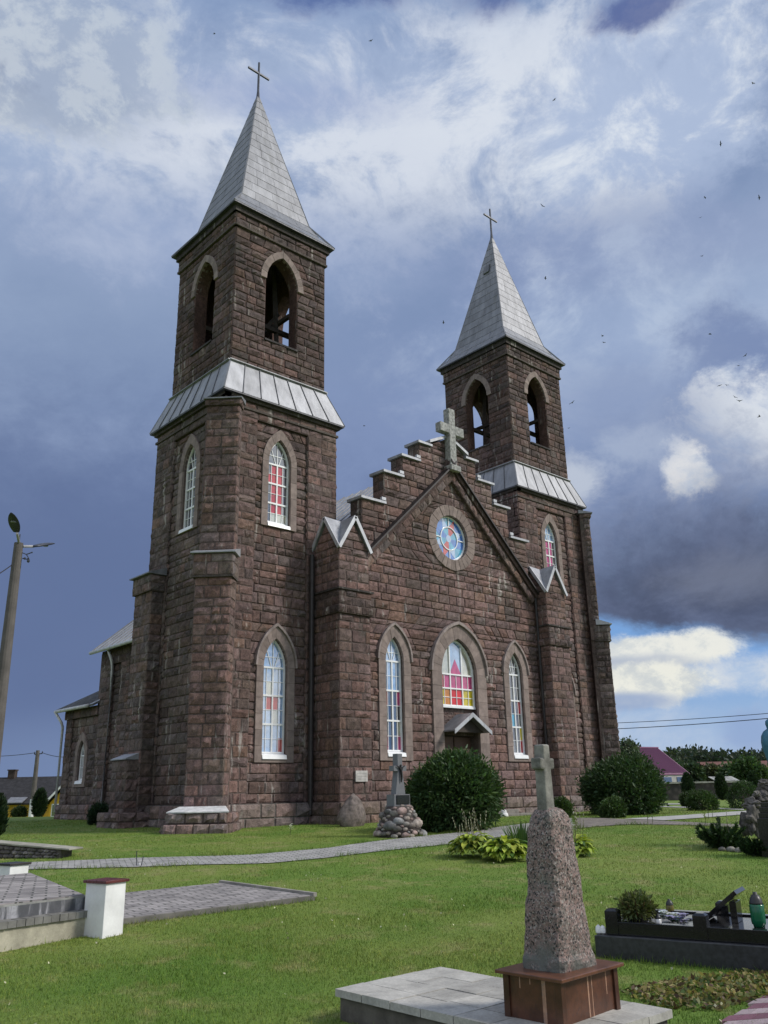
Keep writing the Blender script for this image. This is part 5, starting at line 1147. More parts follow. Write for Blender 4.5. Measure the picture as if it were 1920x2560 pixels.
pillar(FB, math.radians(16), .33, .33, FB.z, zB_, DARKM, 'white square pillar with black cap behind the terrace')
def lift(u, v, dz): P = G(u, v); P.z += dz; P2 = HZ(u, v, P.z-dz*0); return Vector((P2.x, P2.y, P.z))
poly = [lift(296, 2299, .07), lift(788, 2239, .07), lift(551, 2207, .07), lift(300, 2233, .07)]
poly = [Vector((*HZ(u, v, float(terr(*HZ(u, v, p.z)[:2]))+.07).xy, float(terr(p.x, p.y))+.07)) for (u, v), p in zip(((296, 2299), (788, 2239), (551, 2207), (300, 2233)), poly)]
pav = thing('paved_slab', 'long low slab of grey pavers on the lawn right of the pillar', 'slab', tuple(poly[0]-Z3*.07))
def slope_slab(mb, poly, th, up=0, shrink=0, col=(1, 1, 1)):
    c = sum(poly, Vector())/len(poly); q = [p.lerp(c, shrink)+Z3*up for p in poly]; A = sum(q[i].x*q[(i+1) % 4].y-q[(i+1) % 4].x*q[i].y for i in range(4))
    if A < 0: q = q[::-1]
    mb.hexa([p-Z3*th for p in q]+q, 0, col)
m = MB(); slope_slab(m, poly, .3, 0, 0, (.65, .62, .58)); m.build('kerb', CONC, pav)
ang_ = math.atan2(poly[1].y-poly[0].y, poly[1].x-poly[0].x); m = MB(); slope_slab(m, poly, .02, .006, .03); m.build('pavers', material('slab_pavers', lambda nt, bs: f_paver(nt, bs, cols=((.31, .285, .275), (.2, .185, .18)), rot=-ang_, scale=2.0, bw=.5, rh=.25)), pav)
m = MB(); m.bar(poly[1]+Z3*.012, poly[2]+Z3*.012, .06, .05, 0, (1, .95, .9)); m.build('edging', CONC, pav)
MASK.append(np.array([(p.x, p.y) for p in poly])); MASK.append(np.array([(p.x, p.y) for p in (A0, C0_, far, A1)])); MASK.append(np.array([(-18.5, -21), (-17.46, -21), (-17.46, -18.98), (-18.5, -18.98)]))
MASK.append(np.array([tuple(frG.p(u, 0, n).xy) for u, n in ((0, 0), (3.2, 0), (3.2, -1.25), (0, -1.25))]))
# low rubble wall at the left
W0, W1 = G(-60, 2146), G(150, 2146); t = thing('low_wall', 'low rubble stone wall with pale concrete coping on the left lawn', 'wall', tuple(W1)); dw = (W1-W0).normalized(); nw_ = Vector((dw.y, -dw.x, 0)); nw_ = nw_ if nw_.dot(CAM-W0) > 0 else -nw_; Lw = (W1-W0).length
zt0, zt1 = AT(-60, 2103, (W0-CAM).dot(FH)).z, AT(170, 2121, (W1-CAM).dot(FH)).z; m = MB()
top = lambda k: zt0+(zt1-zt0)*k
m.hexa([W0-Z3*.2, W1-Z3*.2, W1-nw_*.45-Z3*.2, W0-nw_*.45-Z3*.2]+[Vector((p.x, p.y, z-.03)) for p, z in ((W0, zt0), (W1, zt1), (W1-nw_*.45, zt1), (W0-nw_*.45, zt0))], 0, (.1, .09, .08))
for i in range(int(Lw/.13)):
    for j in range(3):
        k = (i+.5*(j % 2)+rnd.uniform(-.2, .2))/(Lw/.13); p = W0.lerp(W1, k); h = top(k)-p.z-.04; g = rnd.uniform(.1, .22); m.boulder(p+nw_*.0+Z3*(h*(.18+.33*j)), (.075, .06, h*.2), i*3+j, 0, (g*1.1, g, g*.95), .15, 1, math.atan2(dw.y, dw.x))
m.build('rubble', BOULD, t)
m = MB(); E = W1+dw*.22; m.hexa([p for p in (Vector((*(W0+nw_*.06).xy, zt0-.03)), Vector((*(E+nw_*.06).xy, zt1-.035)), Vector((*(E-nw_*.5).xy, zt1-.035)), Vector((*(W0-nw_*.5).xy, zt0-.03)))]+[Vector((*(W0+nw_*.06).xy, zt0+.01)), Vector((*(E+nw_*.06).xy, zt1)), Vector((*(E-nw_*.5).xy, zt1)), Vector((*(W0-nw_*.5).xy, zt0+.01))], 0, (1.15, 1.12, 1.0)); m.build('coping', CONC, t, bevel=.01)

# ================================================================== CAIRN, CROSS, BOULDER
Pc_ = G(998, 2090); s = mpp(Pc_); R0 = 62*s; H0 = 76*s
cairn = thing('cairn', 'mound of rounded field stones in front of the church', 'cairn', tuple(Pc_)); m = MB()
m.lathe(Pc_, [(R0*.92, -.1), (R0*.85, H0*.3), (R0*.66, H0*.68), (R0*.5, H0*.93), (.02, H0*.96)], 18, 0, (.06, .05, .045))
put = []
for i in range(1500):
    zq = rnd.random()**1.1; rr = R0*float(np.interp(zq, [0, .3, .7, .95, 1], [.98, .88, .68, .5, .3])); a = rnd.uniform(0, 6.283); q = rnd.choice([.055, .07, .09, .11, .14])*(1.0 if i < 500 else .55); z = H0*(zq*.95+.02)
    p = Vector((rr*math.cos(a), rr*math.sin(a), z))
    if all((p-o).length > (q+r_)*.92 for o, r_ in put):
        put.append((p, q)); g = rnd.uniform(.16, .36); cc = rnd.choice([(g, g*.85, g*.75), (g, g*.74, .66*g), (g*.8, g*.8, g*.78), (g*.6, g*.56, g*.5), (g*.95, g*.82, g*.7)])
        m.boulder(Pc_+p*.96, (q*.8, q*1.25, q*.78), i, 0, cc, .16, 2, a+rnd.uniform(-.3, .3), 1.0)
m.build('stones', BOULD, cairn, smooth=True)
cz0 = Pc_.z+H0; hC = 122*s; fc = FR((Pc_.x, Pc_.y, 0), XP); CG = simple('grey_cross_stone', (.13, .135, .145), .55, var=.12, scale=8, bumpd=.002)
cr = thing('wayside_cross', 'grey stone cross with white crucifix standing on the cairn', 'cross', (Pc_.x, Pc_.y, cz0)); m = MB(); d_ = .09
k = hC/.9
m.prism(fc, [(-.125*k, cz0+.17*k), (.12*k, cz0+.17*k), (.06*k, cz0+.585*k), (.16*k, cz0+.585*k), (.16*k, cz0+.68*k), (.06*k, cz0+.68*k), (.06*k, cz0+.9*k), (-.06*k, cz0+.9*k), (-.06*k, cz0+.68*k), (-.16*k, cz0+.68*k), (-.16*k, cz0+.585*k), (-.06*k, cz0+.585*k)], [], -d_, d_); m.build('shaft', CG, cr, bevel=.006)
m = MB(); m.fbox(fc, -.2*k, .2*k, cz0-.12, cz0+.168*k, -.14, .14); m.build('foot', CG, cr, bevel=.006)
m = MB(); m.fbox(fc, -.15*k, .17*k, cz0-.0, cz0+.155*k, .141, .165); m.build('plaque', BLACKG, cr, bevel=.003)
sk = bpy.data.meshes.new('figure'); J = [(0, .60), (0, .655), (-.06, .70), (-.11, .725), (.06, .70), (.11, .725), (0, .70), (.004, .745), (.012, .50), (0, .42)]
zoff = -.04
sk.from_pydata([tuple(fc.p(x*k, cz0+(z+zoff)*k, d_+.028+(.01 if i in (0, 8) else 0))) for i, (x, z) in enumerate(J)], [(0, 1), (1, 2), (2, 3), (1, 4), (4, 5), (1, 6), (6, 7), (0, 8), (8, 9)], [])
sk.materials.append(WHITEW); fig = link('crucifix', sk, cr); sm_ = fig.modifiers.new('skin', 'SKIN'); fig.modifiers.new('sub', 'SUBSURF').levels = 2; fig.modifiers['sub'].render_levels = 2
for i, r in enumerate((.022, .026, .011, .008, .011, .008, .012, .02, .018, .01)): sk.skin_vertices[0].data[i].radius = (r*k, r*k)
sk.skin_vertices[0].data[0].use_root = True
Pb_ = Vector((-6.35, -4.55, -.03)); m = MB(); m.boulder(Pb_+Z3*.3, (.44, .36, .56), 5, 0, (.15, .125, .112), .16, 4, .3, 1.0); b = m
b.v = [(Pb_.x+(x-Pb_.x)*max(.4, 1-.62*max(0, (z-.1))/.9)+.12*max(0, z), Pb_.y+(y-Pb_.y)*max(.4, 1-.6*max(0, (z-.1))/.9), z*1.08) for x, y, z in b.v]
o = b.build('boulder', BOULD); tag(o, 'pointed grey boulder leaning at the foot of the left pier', 'boulder')
for u, v, lab, h, kind in ((1260, 2042, 'small white dome shaped lamp at the end of the church steps', 17, 0), (1430, 2034, 'small white cone beside the bush at the right pier', 14, 1)):
    P = G(u, v); s = mpp(P); h = h*s; t = thing('garden_ornament', lab, 'ornament', tuple(P)); m = MB()
    m.lathe(P, [(h*.62, 0), (h*.66, h*.1), (h*.6, h*.45), (h*.4, h*.62)] if kind == 0 else [(h*.4, 0), (h*.36, h*.3), (h*.25, h*.6)], 14); m.build('body', WHITEW, t, smooth=True); m = MB(); m.lathe(P, [(h*.42, h*.62), (h*.44, h*.7), (h*.36, h*.9), (h*.2, h)] if kind == 0 else [(h*.25, h*.6), (h*.12, h*.88), (.004, h)], 14); m.build('top', WHITEW, t, smooth=True)

# ================================================================== SHRINE AT THE RIGHT
tS = 18.0
shr = thing('rock_shrine', 'heap of rough grey boulders carrying the blue statue', 'shrine', tuple(AG(1900, tS)))
for i, (u, v, du, dv, g, dt) in enumerate(((1880, 2053, 24, 36, .13, 0), (1879, 2010, 24, 14, .17, .1), (1903, 1996, 24, 15, .12, .2), (1912, 1970, 17, 17, .13, .3), (1893, 1984, 9, 6, .18, 0), (1862, 2065, 13, 24, .10, .2), (1925, 2010, 26, 40, .1, .5), (1940, 1985, 26, 30, .12, .4), (1908, 1958, 12, 8, .15, .25), (1890, 2020, 12, 10, .09, .3), (1950, 1972, 34, 24, .11, .35), (1955, 2040, 44, 60, .1, .7))):
    P = AT(u, v, tS+dt); s = mpp(P); m = MB(); m.boulder(P, (du*s, du*s*.8, dv*s), 60+i, 0, (g*.8, g*.74, g*.68), .42, 4, i*.7, 1.7); m.build('rock', BOULD, shr)
PS = AT(1951, 1952, tS+.35); s = mpp(PS); hS = 152*s
stt = thing('statue', 'statue in a long blue cloak standing on the rock shrine', 'statue', tuple(PS)); BLUE = simple('blue_paint', (.04, .15, .23), .45, var=.2, scale=6, bumpd=.004)
prof = [(.15, 0), (.165, .04), (.145, .25), (.165, .4), (.2, .52), (.205, .62), (.19, .72), (.15, .79), (.085, .835), (.09, .87), (.1, .91), (.092, .96), (.05, .995), (.004, 1.0)]
m = MB(); m.lathe(PS, [(r*hS, z*hS) for r, z in prof], 40, 0, (1, 1, 1), lambda a, z: 1+(.05*math.sin(a*9+z*2)+.03*math.sin(a*17))*max(0, 1-z/(.8*hS))); m.build('cloak', BLUE, stt, smooth=True)
fd = Vector((-.25, -.97, 0)); m = MB(); m.boulder(PS+fd*(.055*hS)+Z3*hS*.915, (.055*hS, .055*hS, .075*hS), 1, 0, (.6, .5, .42), .04, 3); fo = m.build('head', simple('painted_skin', (1, 1, 1), .5, bumpd=0), stt, smooth=True)
m = MB(); m.lathe(PS+fd*.06*hS, [(.1*hS, .01), (.095*hS, .3*hS), (.1*hS, .55*hS), (.08*hS, .75*hS)], 20, 0, (.72, .72, .74), lambda a, z: 1+.05*math.sin(a*8)); m.build('robe', WHITEW, stt, smooth=True)
m = MB()
for sx in (-1, 1): m.tube([PS+fd*.1*hS+RH*sx*.13*hS+Z3*.7*hS, PS+fd*.2*hS+RH*sx*.08*hS+Z3*.6*hS, PS+fd*.25*hS+RH*sx*.012*hS+Z3*.68*hS], [.03*hS, .026*hS, .012*hS], 8)
m.build('sleeve', BLUE, stt, smooth=True)
gb = thing('granite_block', 'polished black granite block with stepped ledge beside the shrine', 'plaque', tuple(AG(1930, 16.6))); Pg = AT(1901, 2110, 16.4); fg = FR(Pg-Z3*Pg.z, (math.cos(-1.22), math.sin(-1.22), 0)); zb_, z1_ = Pg.z, AT(1901, 2046, 16.4).z
m = MB(); m.fbox(fg, 0, .8, zb_-.3, z1_, -.5, 0); m.build('block', BLACKG, gb, bevel=.005)
for i, v in enumerate((2032, 2018, 2006)):
    z2 = AT(1904, v, 16.6).z; m = MB(); m.fbox(fg, .03+.02*i, .78, z1_+.002 if i == 0 else zz_+.002, z2, -.48, -.1-.09*i); m.build('ledge', BLACKG, gb, bevel=.005); zz_ = z2
for u, v, w, h, lab, sd in ((1806, 2122, 120, 96, 'spreading dark juniper with pointed shoots left of the shrine', 41), (1890, 2140, 70, 62, 'dark spreading juniper in front of the black granite block', 42)):
    P = G(u, v); s = mpp(P); t = thing('juniper', lab, 'bush', tuple(P)); Vs, Fs, Ts, k = [], [], [], 0; w *= s; h *= s
    for b_ in range(40):
        a = rnd.uniform(0, 6.28); L = w*.62*rnd.uniform(.6, 1.05); e = rnd.uniform(.25, 1.0); n = 130; tt = nr.uniform(.15, 1, n)[:, None]; dv = np.array([math.cos(a)*math.cos(e), math.sin(a)*math.cos(e), math.sin(e)])
        base = np.array(P)+dv*L*tt+np.array([0, 0, .1])*tt**2*L; PP = base+nr.normal(size=(n, 3))*.045*w*(1.1-tt); PP[:, 2] = np.maximum(PP[:, 2], P.z+.01); V, F, T = rquads(PP, dv*1.2+nr.normal(size=(n, 3))*.5+np.array([0, 0, .3]), .085, .026, tints(n, (.03, .06, .022), .4)); Vs.append(V); Fs.append(F+k); Ts.append(T); k += len(V)
    np_mesh('foliage', np.vstack(Vs), np.vstack(Fs), np.vstack(Ts), LEAF, t); m = MB()
    for i in range(6): a = i*1.05; m.tube([P, P+Vector((w*.25*math.cos(a), w*.25*math.sin(a), h*.3))], [.02, .008], 5)
    m.build('stem', BARK, t)
P = G(1834, 2122); hosta(P, .2, .16, 60, 'green hosta with white flower stalk at the foot of the shrine', (.10, .15, .05), stalks=4, L=.16)
for i, (u, v, r, lab) in enumerate(((1806, 2127, 9, 'rounded edging stone at the left end under the juniper'), (1828, 2129, 11, 'middle rounded edging stone below the hosta'), (1848, 2131, 10, 'rounded edging stone nearest the black granite block'))):
    P = G(u, v); s = mpp(P); m = MB(); m.boulder(P+Z3*r*s*.4, (r*s*1.1, r*s, r*s*.7), 80+i, 0, (.2, .19, .17), .15, 2, i); o = m.build('edging_stone', BOULD, smooth=True); tag(o, lab, 'stone', 'edging stones below the shrine')

# ================================================================== LAMP POST, UTILITY POLE, WIRES
tL = 18.5; Lt = AT(47, 1358, tL); Lb = on(Lt); lp = thing('street_lamp', 'grey concrete lamp post with two dark lamp heads at the left edge', 'street lamp', tuple(Lb)); s = mpp(Lt)
m = MB(); m.tube([Lb-Z3*.2, Lb.lerp(Lt, .5), Lt], [.165, .13, .098], 14); m.build('pole', POLEC, lp, smooth=False)
LH = simple('lamp_housing', (.03, .035, .05), .4, bumpd=0)
for (a, b, c, d, sz) in (((48, 1360, tL), (43, 1333, tL-.45), (41, 1330, tL-.5), (28, 1282, tL-1.2), .115), ((57, 1366, tL), (84, 1366, tL+.35), (82, 1367, tL+.3), (136, 1359, tL+1.0), .13)):
    a, b, c, d = (AT(*q) for q in (a, b, c, d)); h = MB(); h.tube([a, b], .03, 8); ob = h.build('lamp_arm', simple('lamp_arm_steel', (.3, .3, .31), .5), lp)
    h = MB(); x = (d-c).normalized(); y = x.cross(Z3).normalized(); z = y.cross(x); n = 18; L = (d-c).length; vs = []; fs = []
    for i in range(9):
        t = i/8; r = math.sin(PI*min(1, .12+.86*t))**.6*sz; 
        for k in range(n): q = 2*PI*k/n; vs.append(c+x*L*t+y*r*math.cos(q)+z*r*.42*math.sin(q)*(1 if math.sin(q) > 0 else .45))
    for i in range(8):
        for k in range(n): fs.append((i*n+k, i*n+(k+1) % n, (i+1)*n+(k+1) % n, (i+1)*n+k))
    fs += [tuple(range(n))[::-1], tuple(range(8*n, 9*n))]; h.add(vs, fs); hd = h.build('lamp_head', LH, lp, smooth=True)
    h = MB(); h.lathe(c+x*L*.55-z*sz*.22, [(.01, 0), (sz*.55, .005), (sz*.55, .02)], 14); h.build('lens', simple('lamp_lens', (.2, .22, .25), .15, bumpd=0), hd)
m = MB(); q = [AT(*p) for p in ((56, 1382, tL), (66, 1386, tL), (80, 1381, tL), (72, 1396, tL), (71, 1401, tL))]; m.tube(q[:3], .012, 6); m.tube([q[1], q[3], q[4]], .012, 6); m.boulder(q[4], (.04, .04, .05), 1, sub=1); m.boulder(q[2], (.02, .02, .02), 2, sub=1); m.boulder(AT(62, 1396, tL), (.03, .03, .03), 2, sub=1); m.tube([AT(56, 1396, tL), AT(66, 1398, tL), q[3]], .012, 6); m.build('bracket', IRON, lp)
m = MB(); m.tube([AT(47, 1362, tL)-Z3*0, AT(47, 1362, tL)+Z3*.0+RH*.0+Z3*.25], .012, 5); m.build('rod', IRON, lp)
def cable(lab, A, B, sag, r=.012, n=12, name='overhead_cable'):
    m = MB(); m.tube([A.lerp(B, i/n)-Z3*sag*4*(i/n)*(1-i/n) for i in range(n+1)], r, 5); o = m.build(name, simple('cable_black', (.02, .02, .025), .6, bumpd=0)); tag(o, lab, 'cable')
cable('dark cable running from the concrete lamp post out of frame', AT(30, 1412, tL), AT(-140, 1490, tL-4), .1)
cable('upper thin power cable crossing the sky right of the church', AT(1470, 1810, 62), AT(2150, 1762, 50), .15, .02); cable('lower thin power cable crossing the sky right of the church', AT(1470, 1825, 60), AT(2150, 1773, 48), .15, .024)
P = AG(84, 58); tp = AT(95, 1876, 58); up_ = thing('utility_pole', 'distant grey utility pole with white painted foot', 'utility pole', tuple(P)); kx = P.lerp(tp, .0)
P = Vector((tp.x, tp.y, P.z)); zw = AT(84, 1998, 58).z
m = MB(); m.tube([Vector((P.x, P.y, zw)), tp], [.17, .12], 10); m.build('pole', POLEC, up_); m = MB(); m.tube([P-Z3*.2, Vector((P.x, P.y, zw))], [.2, .172], 10); m.build('white_foot', WHITEW, up_); m = MB(); m.bar(tp-Z3*.25-RH*.2, tp-Z3*.2+RH*.3, .06); m.boulder(tp+RH*.3-Z3*.12, (.05, .05, .09), 1, sub=1); m.boulder(tp-RH*.2-Z3*.15, (.05, .05, .09), 1, sub=1); m.build('crossarm', IRON, up_)
cable('thin wire from the utility pole to the church annex', tp-Z3*.15+RH*.3, AT(185, 1893, 50), .1, .02); cable('thin wire leaving the utility pole to the left', tp-Z3*.15-RH*.2, AT(-60, 1890, 66), .1, .02)

# ================================================================== HOUSES AND RIGHT WALL
tH = 76; zg = float(terr(*AT(60, 2000, tH).xy)); hs_ = thing('yellow_house', 'long low yellow house with dark grey roof and chimney', 'house', tuple(AG(60, tH)))
Pl, Pr = AT(-120, 1990, tH), AT(215, 1990, tH); fh = FR(Vector((Pl.x, Pl.y, 0)), (RH.x, RH.y, 0)); LH_ = (Pr-Pl).dot(RH); zr_ = AT(60, 1942, tH+3).z; ze_ = AT(60, 2005, tH).z
YELW = simple('yellow_wall', (.6, .36, .03), .8, var=.15, scale=2, bumpd=0); SLATE = simple('dark_roof_sheets', (.018, .017, .019), .9, var=.7, scale=3, bumpd=.02)
m = MB(); m.fbox(fh, 0, LH_, zg-.2, ze_, -7, 0); m.build('wall', YELW, hs_)
rf = MB()
for s_, n0, n1 in ((1, .5, -3.5), (-1, -7.5, -3.5)):
    a, b, c, d = fh.p(-.3, ze_-.1, n0), fh.p(LH_+.3, ze_-.1, n0), fh.p(LH_+.3, zr_, n1), fh.p(-.3, zr_, n1); rf.hexa([a-Z3*.12, b-Z3*.12, c-Z3*.12, d-Z3*.12, a, b, c, d] if s_ > 0 else [b-Z3*.12, a-Z3*.12, d-Z3*.12, c-Z3*.12, b, a, d, c])
rfo = rf.build('roof', SLATE, hs_)
m = MB(); uc = (AT(26, 1932, tH+3)-Pl).dot(RH); m.fbox(fh, uc-.3, uc+.3, zr_-.4, zr_+.55, -3.8, -3.2, 0, (.5, .42, .4)); m.fbox(fh, uc-.36, uc+.36, zr_+.55, zr_+.65, -3.86, -3.14, 0, (.5, .42, .4)); m.build('chimney', CONCD, rfo)
m = MB(); ua, ub = (AT(24, 2000, tH)-Pl).dot(RH), (AT(66, 2000, tH)-Pl).dot(RH); zA1, zA0 = AT(40, 1993, tH).z, AT(40, 2006, tH).z; m.hexa([fh.p(ua, zA0-.06, .9), fh.p(ub, zA0-.06, .9), fh.p(ub, zA1-.06, -.2), fh.p(ua, zA1-.06, -.2), fh.p(ua, zA0, .9), fh.p(ub, zA0, .9), fh.p(ub, zA1, -.2), fh.p(ua, zA1, -.2)]); m.build('tin_lean_to', METAL, hs_)
up0, up1, upk = (AT(116, 2000, tH-3)-Pl).dot(RH), (AT(196, 2000, tH-3)-Pl).dot(RH), (AT(156, 2000, tH-3)-Pl).dot(RH); zpk, zpe = AT(156, 1966, tH-3).z, AT(116, 2011, tH-3).z
m = MB(); m.prism(fh, [(up0+.3, zg-.2), (up1-.3, zg-.2), (up1-.3, zpe+.1), (upk, zpk-.15), (up0+.3, zpe+.1)], [], 0, 3.0); m.build('porch_wall', YELW, hs_)
rf = MB()
for q in ([(up0, zpe), (upk, zpk), (upk, zpk+.14), (up0, zpe+.14)], [(upk, zpk), (up1, zpe), (up1, zpe+.14), (upk, zpk+.14)]): rf.quadprism(fh, q, -2, 3.4)
po = rf.build('porch_roof', SLATE, hs_); rf = MB()
for q in ([(up0, zpe-.05), (upk, zpk-.05), (upk, zpk+.16), (up0, zpe+.16)], [(upk, zpk-.05), (up1, zpe-.05), (up1, zpe+.16), (upk, zpk+.16)]): rf.quadprism(fh, q, 3.402, 3.46)
rf.build('bargeboard', WHITEW, po)
m = MB(); uw = (AT(141, 2024, tH-3)-Pl).dot(RH); zw_ = AT(141, 2026, tH-3).z; m.fbox(fh, uw-.4, uw+.4, zw_-.5, zw_+.5, 3.0, 3.05); wo = m.build('window', WHITE, hs_); m = MB()
for i in (-1, 1): m.fbox(fh, uw+i*.19-.15, uw+i*.19+.15, zw_-.42, zw_+.42, 3.051, 3.06)
m.build('pane', GL[DK], wo)
tW = 76; w0, w1 = AT(1520, 1990, tW), AT(2150, 1990, tW); fw_ = FR(Vector((w0.x, w0.y, 0)), (w1-w0).xy.to_3d()); Lw = (w1-w0).xy.length; zw0 = float(terr(*AT(1800, 1990, tW).xy)); zwt = AT(1780, 1953, tW).z
bw = thing('boundary_wall', 'long dark rubble boundary wall with pale coping beyond the lawn', 'wall', (w0.x, w0.y, zw0)); m = MB(); m.fbox(fw_, 0, Lw, zw0-.5, zwt-.14, -.4, 0)
m.build('rubble', material('far_rubble', lambda nt, bs: (nt.set(bs.inputs['Base Color'], nt.mix(nt.sm(nt.n('ShaderNodeTexVoronoi', Vector=pos(nt), Scale=2.2).outputs['Distance'], .1, .6), (.095, .08, .075), (.045, .04, .038))), nt.set(bs.inputs['Roughness'], .9))), bw); m = MB(); m.fbox(fw_, -.1, Lw+.1, zwt-.14, zwt, -.52, .12, 0, (1.3, 1.28, 1.2)); m.build('coping', CONC, bw)
t1 = 92; ap = AT(1569, 1868, t1); er = AT(1651, 1934, t1); el_ = Vector((2*ap.x-er.x, 2*ap.y-er.y, er.z)); k2 = None
for t2 in np.linspace(93, 125, 200):
    if AT(1644, 1869, t2).z >= ap.z: k2 = t2; break
ap2 = AT(1644, 1869, k2 or 97); dv = Vector((ap2.x-ap.x, ap2.y-ap.y, 0)); ph = thing('purple_roof_house', 'small pale house with a bright purple sheet roof', 'house', (ap.x, ap.y, float(terr(ap.x, ap.y)))); gz_ = float(terr(ap.x, ap.y))
PUR = material('purple_sheet', lambda nt, bs: (nt.set(bs.inputs['Base Color'], nt.mix(nt.noise(pos(nt), .6, 5), (.2, .075, .16), (.25, .1, .2))), nt.set(bs.inputs['Roughness'], .45)))
rf = MB()
for e in (er, el_): rf.hexa([e-Z3*.12, e+dv-Z3*.12, ap+dv-Z3*.12, ap-Z3*.12, e, e+dv, ap+dv, ap] if e is er else [e+dv-Z3*.12, e-Z3*.12, ap-Z3*.12, ap+dv-Z3*.12, e+dv, e, ap, ap+dv])
for i in range(1, 24): k = i/24; rf.bar(er.lerp(er+dv, k)+Z3*.03, ap.lerp(ap+dv, k)+Z3*.03, .06, .06)
rf.bar(ap, ap+dv, .25, .12); rf.build('roof', PUR, ph)
c1 = er.lerp(ap, .06); c2 = el_.lerp(ap, .06); o_ = dv*.02; m = MB(); q = [Vector((c.x, c.y, gz_-.3)) for c in (c1+o_, c2+o_)]; b0, b1 = q; m.hexa([b1, b0, b0+dv*.96, b1+dv*.96]+[Vector((p.x, p.y, er.z-.05)) for p in (b1, b0, b0+dv*.96, b1+dv*.96)], 0, (1, 1, 1))
m.add([b1+Z3*(er.z-.05-b1.z), b0+Z3*(er.z-.05-b0.z), ap+o_-Z3*.14, b1+dv*.04+Z3*(er.z-.05-b1.z), b0+dv*.04+Z3*(er.z-.05-b0.z), ap+o_+dv*.04-Z3*.14], [(0, 1, 2), (5, 4, 3), (0, 2, 5, 3), (1, 4, 5, 2)]); m.build('wall', simple('pale_render', (.36, .35, .34), .9, var=.2, scale=1), ph)
fpw = FR(b0+(dv*.5)-Z3*b0.z, dv); sgn_ = 1 if fpw.N.dot(b0-b1) > 0 else -1; m = MB(); z_ = er.z-.75
for i in (-.25, .2):
    m = MB(); m.fbox(fpw, dv.length*i-.6, dv.length*i+.6, z_-.4, z_+.4, .0 if sgn_ > 0 else -.06, .06 if sgn_ > 0 else 0); m.build('window', GL[DK], ph)
t3 = 140; a, b = AT(1772, 1918, t3), AT(1960, 1918, t3); fr3 = FR(Vector((a.x, a.y, 0)), (b-a).xy.to_3d()); L3 = (b-a).xy.length; bh = thing('long_barn', 'distant long building with dull red brown roof behind the trees', 'barn', (a.x, a.y, float(terr(a.x, a.y)))); z1, z2 = AT(1800, 1921, t3).z, AT(1800, 1904, t3+5).z
m = MB(); m.hexa([fr3.p(0, z1-.1, 0), fr3.p(L3, z1-.1, 0), fr3.p(L3, z2-.1, -5), fr3.p(0, z2-.1, -5), fr3.p(0, z1, 0), fr3.p(L3, z1, 0), fr3.p(L3, z2, -5), fr3.p(0, z2, -5)]); m.hexa([fr3.p(0, z2-.1, -5), fr3.p(L3, z2-.1, -5), fr3.p(L3, z1-.1, -10), fr3.p(0, z1-.1, -10), fr3.p(0, z2, -5), fr3.p(L3, z2, -5), fr3.p(L3, z1, -10), fr3.p(0, z1, -10)]); m.build('roof', simple('rust_red_roof', (.13, .05, .035), .8, var=.3, scale=.5, bumpd=0), bh); m = MB(); m.fbox(fr3, .4, L3-.4, float(terr(a.x, a.y))-.3, z1-.1, -9.6, -.4); m.build('wall', simple('far_grey_wall', (.2, .18, .16), .9), bh)
t4 = 84; a, b = AT(1790, 1948, t4), AT(1850, 1948, t4); fr4 = FR(Vector((a.x, a.y, 0)), (b-a).xy.to_3d()); L4 = (b-a).xy.length; sh = thing('garden_shed', 'low pale roofed shed peeping over the stone wall', 'shed', (a.x, a.y, float(terr(a.x, a.y)))); z1, z2 = AT(1800, 1952, t4).z, AT(1800, 1941, t4+2).z
m = MB()
for i in range(8): k = rnd.uniform(.7, 1.5); m.hexa([fr4.p(L4*i/8, z1-.06, 0), fr4.p(L4*(i+.94)/8, z1-.06, 0), fr4.p(L4*(i+.94)/8, z2-.06, -2), fr4.p(L4*i/8, z2-.06, -2), fr4.p(L4*i/8, z1, 0), fr4.p(L4*(i+.94)/8, z1, 0), fr4.p(L4*(i+.94)/8, z2, -2), fr4.p(L4*i/8, z2, -2)], 0, (k, k, k))
m.build('roof', CONC, sh); m = MB(); m.fbox(fr4, .1, L4-.1, float(terr(a.x, a.y))-.3, z1-.07, -3, -.1); m.build('wall', TIMBER, sh)

# ================================================================== STRIPED PAVING, LEAF LITTER, BIRDS
m = MB(); Q0 = G(1800, 2562); Q1 = G(1903, 2496); dq = (Q1-Q0); rowd = (G(1925, 2553)-G(1800, 2562)).normalized(); nrow = 5
for i in range(-4, 6):
    for j in range(12):
        o_ = Q0+dq*((i)/4.6)+rowd*(.12*j+.03*(i % 3)); wv = dq/4.6; p = [o_+wv*.03, o_+rowd*.115+wv*.03, o_+rowd*.115+wv*.97, o_+wv*.97]; p = [Vector((q.x, q.y, float(terr(q.x, q.y)))) for q in p]; k = rnd.uniform(.85, 1.1)
        if (p[1]-p[0]).cross(p[2]-p[0]).z < 0: p = p[::-1]
        m.hexa([q-Z3*.05 for q in p]+[q+Z3*.02 for q in p], 0, ((.29*k, .23*k, .245*k) if i % 2 else (.15*k, .062*k, .09*k)))
o = m.build('striped_paving', simple('coloured_pavers', (1, 1, 1), .85, var=.15, scale=8)); tag(o, kind='structure')
hull = [G(*q) for q in ((1545, 2478), (1690, 2452), (1800, 2440), (1960, 2422), (1960, 2500), (1860, 2508), (1790, 2530), (1640, 2520))]
def inpoly(P, poly):
    x, y = P[:, 0], P[:, 1]; c = np.zeros(len(P), bool); n = len(poly); j = n-1
    for i in range(n):
        xi, yi = poly[i]; xj, yj = poly[j]
        if yi != yj: c ^= ((yi > y) != (yj > y)) & (x < (xj-xi)*(y-yi)/(yj-yi)+xi)
        j = i
    return c
